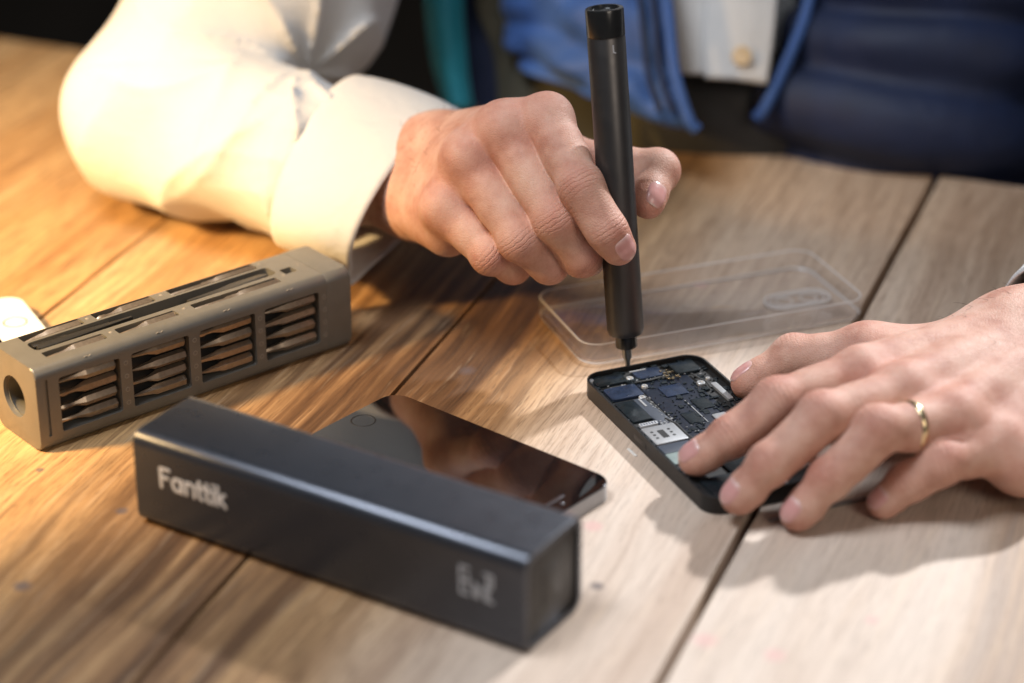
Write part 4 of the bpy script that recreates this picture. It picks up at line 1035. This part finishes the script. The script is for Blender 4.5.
# vest: folded-open lining on one side, quilted navy shell on the other
def puffer(name, col, rough=0.45, sheen=0.1):
    t = NT(name); P = t.obj(); n = t.noise(P, 18, 4, 0.6, 0.6)
    c = t.ramp(n, [(0.3, tuple(x*0.75 for x in col)), (0.7, tuple(min(1, x*1.2) for x in col))])
    t.bsdf(c, rough, 0, 0.4, t.bump(t.noise(P, 26, 2, 0.5, 0.8), 0.35, 0.005), Sheen_Weight=sheen); return t.m
M['vest_navy'] = puffer('navy_quilted_nylon', (0.0045, 0.0115, 0.042), 0.65, 0.0)
M['vest_blue'] = puffer('blue_vest_lining', (0.028, 0.080, 0.25), 0.6)
M['teal'] = puffer('teal_armhole_lining', (0.02, 0.30, 0.42), 0.6)
M['olive'] = puffer('olive_trousers', (0.060, 0.056, 0.038), 0.9)
def patch(name, rows, mat, parent, thick=8.0, puff=None, nu=10):
    R2 = [catmull(r, nu) for r in rows]
    C2 = np.array([catmull([r[i] for r in R2], 8) for i in range(len(R2[0]))])       # (cols, rows, 3)
    nc_, nr = C2.shape[:2]
    du = np.gradient(C2, axis=0); dv = np.gradient(C2, axis=1)
    N = np.cross(du, dv); N /= np.maximum(np.linalg.norm(N, axis=2), 1e-9)[:, :, None]
    sg = np.sign((N*(CAM-C2)).sum(2).mean()); N *= sg
    if puff is not None:
        uu, vv = np.meshgrid(np.linspace(0, 1, nc_), np.linspace(0, 1, nr), indexing='ij')
        C2 = C2+N*puff(uu, vv)[:, :, None]
    A = C2+N*thick/2; B = C2-N*thick/2
    V = np.concatenate([A.reshape(-1, 3), B.reshape(-1, 3)]); n = nc_*nr; F = []
    for i in range(nc_-1):
        for j in range(nr-1):
            a = i*nr+j; F.append((a, a+nr, a+nr+1, a+1)); F.append((n+a, n+a+1, n+a+nr+1, n+a+nr))
    for i in range(nc_-1):
        a = i*nr; F.append((a, n+a, n+a+nr, a+nr)); b = i*nr+nr-1; F.append((b, b+nr, n+b+nr, n+b))
    for j in range(nr-1):
        a = j; F.append((a, a+1, n+a+1, n+a)); b = (nc_-1)*nr+j; F.append((b, n+b, n+b+1, b+1))
    o = meshobj(name, V-OFF, F, mat, parent)
    bm = bmesh.new(); bm.from_mesh(o.data); bmesh.ops.recalc_face_normals(bm, faces=bm.faces); bm.to_mesh(o.data); bm.free()
    return o
quilt = lambda uu, vv: 13*np.abs(np.sin(vv*math.pi*4.5))**0.6+1.5*np.sin(uu*15+vv*7)*np.sin(vv*13)
lf = [[pd(495, -150, 1360), pd(560, -150, 1325), pd(615, -150, 1305), pd(652, -150, 1298)],
      [pd(500, -40, 1350), pd(560, -40, 1318), pd(620, -40, 1298), pd(660, -40, 1292)],
      [pd(502, 5, 1345), pd(562, 8, 1312), pd(622, 8, 1290), pd(665, 5, 1285)],
      [pd(508, 42, 1340), pd(568, 60, 1308), pd(628, 72, 1284), pd(672, 78, 1278)],
      [pd(520, 66, 1336), pd(578, 92, 1305), pd(640, 117, 1280), pd(684, 127, 1274)]]
patch('vest_lining', lf, M['vest_blue'], person, 9, lambda u, v: -7*(1-np.abs(np.sin(v*10.5-u*1.6+0.3*np.sin(u*8)))**0.6)-4*(1-np.abs(np.sin(v*7+u*8))**0.7)+2.5*np.sin(u*19+v*6)*np.sin(v*21))
rf_ = [[pd(860, -150, 1358), pd(930, -150, 1326), pd(1010, -150, 1320), pd(1130, -150, 1343), pd(1210, -140, 1418)],
       [pd(826, -40, 1354), pd(905, -40, 1320), pd(990, -40, 1312), pd(1090, -35, 1333), pd(1160, -30, 1408)],
       [pd(808, 2, 1350), pd(890, 5, 1316), pd(975, 8, 1308), pd(1050, 8, 1328), pd(1110, 10, 1398)],
       [pd(790, 55, 1342), pd(880, 62, 1312), pd(960, 68, 1304), pd(1020, 72, 1326), pd(1075, 72, 1388)],
       [pd(766, 105, 1336), pd(860, 124, 1310), pd(945, 140, 1304), pd(1004, 150, 1324), pd(1045, 150, 1378)],
       [pd(775, 150, 1354), pd(865, 175, 1330), pd(945, 190, 1326), pd(1000, 200, 1338), pd(1035, 200, 1383)]]
patch('vest_front', rf_, M['vest_navy'], person, 14, quilt, 14)
edge = catmull([pd(814, -60, 1326), pd(808, 4, 1321), pd(790, 55, 1313), pd(767, 104, 1305), pd(756, 119, 1306)], 10)
bm = bmesh.new(); add_tube(bm, [e-OFF for e in edge], 3.2, 10); from_bm('vest_zip_edge', bm, M['vest_blue'], person)
for off_ in (14, 27):                                                  # stitched seams beside the zip
    e2 = catmull([pd(655-off_, -60, 1286), pd(667-off_, 4, 1276), pd(674-off_, 70, 1268), pd(687-off_, 112, 1266)], 10)
    bm = bmesh.new(); add_tube(bm, [e-OFF for e in e2], 1.6, 8); from_bm('vest_seam', bm, M['vest_navy'], person)
edge = catmull([pd(655, -60, 1288), pd(667, 4, 1279), pd(674, 70, 1272), pd(688, 118, 1268), pd(697, 130, 1269)], 10)
bm = bmesh.new(); add_tube(bm, [e-OFF for e in edge], 3.4, 10); from_bm('vest_zip_edge', bm, M['vest_blue'], person)
bk = [[pd(424, -120, 1370), pd(445, -120, 1362), pd(462, -120, 1372)], [pd(428, -10, 1365), pd(443, -10, 1356), pd(458, -10, 1366)], [pd(436, 60, 1360), pd(449, 60, 1352), pd(462, 62, 1362)], [pd(450, 108, 1356), pd(459, 108, 1350), pd(468, 110, 1358)]]
patch('vest_armhole', bk, M['teal'], person, 8)
bk = [[pd(462, -120, 1376), pd(500, -120, 1372), pd(540, -120, 1380)], [pd(462, -10, 1372), pd(500, -10, 1366), pd(540, -10, 1372)], [pd(466, 60, 1368), pd(500, 60, 1362), pd(545, 62, 1368)], [pd(470, 140, 1372), pd(520, 140, 1368), pd(560, 140, 1372)]]
patch('vest_back', bk, M['vest_navy'], person, 10)
tq = [[pd(486, -60, 1362), pd(500, -60, 1352), pd(520, -60, 1350), pd(560, -60, 1352)], [pd(488, 10, 1360), pd(505, 10, 1350), pd(530, 14, 1346), pd(580, 20, 1346)], [pd(496, 60, 1356), pd(530, 80, 1346), pd(580, 100, 1340), pd(650, 120, 1336)], [pd(500, 130, 1362), pd(540, 140, 1352), pd(600, 150, 1348), pd(680, 160, 1346)]]
patch('trousers', tq, M['olive'], person, 10, lambda u, v: 4*np.sin(u*8+v*6))
pv = [[pd(706, -120, 1312), pd(740, -120, 1309), pd(778, -120, 1313)], [pd(706, -10, 1307), pd(740, -10, 1304), pd(776, -10, 1308)], [pd(704, 40, 1304), pd(738, 40, 1301), pd(772, 40, 1305)], [pd(705, 78, 1302), pd(735, 80, 1300), pd(766, 84, 1303)]]
patch('shirt_placket', pv, M['shirt'], person, 4)
pvl = [[pd(640, -120, 1322), pd(680, -120, 1312), pd(712, -120, 1314)], [pd(645, -10, 1320), pd(682, -10, 1309), pd(712, -10, 1310)], [pd(655, 40, 1318), pd(684, 40, 1307), pd(712, 40, 1307)], [pd(665, 72, 1316), pd(690, 74, 1306), pd(712, 74, 1305)]]
patch('shirt_front', pvl, M['shirt'], person, 4)
bc = pd(742, 56, 1297)
bm = bmesh.new(); add_lathe(bm, [(0, 0.8), (2.0, 0.8), (4.6, 1.4), (5.4, 0.9), (5.4, -0.8), (0, -0.8)], 28, axis_matrix(bc-OFF, -FW)); from_bm('shirt_button', bm, M['button_pearl'], person)
shade_rows = [[pd(640, 50, 1340), pd(735, 50, 1330), pd(830, 55, 1335)], [pd(640, 110, 1336), pd(735, 110, 1326), pd(830, 115, 1330)], [pd(640, 170, 1345), pd(735, 175, 1338), pd(830, 180, 1342)]]  # added black sheet standing in for the shadow below the open vest
patch('vest_shade_panel', shade_rows, M['rubber'], person, 6)
# ------------------------------------------------------------------ lamps
W = bpy.data.worlds.new('World'); S.world = W; W.use_nodes = True
bg = W.node_tree.nodes['Background']; bg.inputs[0].default_value = (0.55, 0.62, 0.75, 1); bg.inputs[1].default_value = 0.07
def area(name, loc, target, size, power, col, spread=180, sy=None):
    L = bpy.data.lights.new(name, 'AREA'); L.shape = 'DISK' if sy is None else 'RECTANGLE'; L.size = size*MM
    if sy: L.size_y = sy*MM
    L.energy = power; L.color = col; L.spread = math.radians(spread)
    o = bpy.data.objects.new(name, L); link(o); o.location = [c*MM for c in loc]
    o.rotation_euler = (Vector(target)-Vector(loc)).to_track_quat('-Z', 'Y').to_euler(); return o
# white lamp behind on the right: throws the hands' shadows towards the viewer
L = bpy.data.lights.new('white_lamp', 'SPOT'); L.energy = 255; L.color = (0.97, 0.98, 1.0); L.spot_size = math.radians(16.5); L.spot_blend = 0.45; L.shadow_soft_size = 0.055
o = bpy.data.objects.new('white_lamp', L); link(o); o.location = (1.14, 1.23, 1.26)
o.rotation_euler = (Vector((0.215, -0.15, 0.0))-o.location).to_track_quat('-Z', 'Y').to_euler()
# warm shaded lamp close by on the left
L = bpy.data.lights.new('warm_lamp', 'SPOT'); L.energy = 42; L.color = (1.0, 0.64, 0.27); L.spot_size = math.radians(72); L.spot_blend = 0.9; L.shadow_soft_size = 0.035
o = bpy.data.objects.new('warm_lamp', L); link(o); o.location = (-0.53, -0.18, 0.36)
o.rotation_euler = (Vector((-0.31, 0.03, 0.0))-o.location).to_track_quat('-Z', 'Y').to_euler()
# soft cool daylight from above left, added warm fill from the front right
area('soft_window', (-550, -350, 1500), (40, -40, 30), 650, 22, (0.86, 0.92, 1.0))
area('front_fill', (900, -1700, 1200), (60, -50, 30), 900, 11, (1.0, 0.87, 0.74))
cam = bpy.data.cameras.new('camera'); co = bpy.data.objects.new('camera', cam); link(co)
co.location = [c*MM for c in CAM]; co.rotation_euler = (math.pi/2-ELEV, 0, 0)
cam.sensor_width = 36; cam.lens = FPX/1024*36; cam.clip_start = 0.01; cam.clip_end = 50
cam.shift_y = 0.0
cam.dof.use_dof = True; cam.dof.focus_distance = 1.050; cam.dof.aperture_fstop = 3.5; cam.dof.aperture_blades = 0
S.camera = co
S.view_settings.view_transform = 'Standard'; S.view_settings.look = 'None'; S.view_settings.exposure = 0; S.view_settings.gamma = 1
S.cycles.use_denoising = True
S.cycles.max_bounces = 8; S.cycles.transparent_max_bounces = 16; S.cycles.sample_clamp_indirect = 4
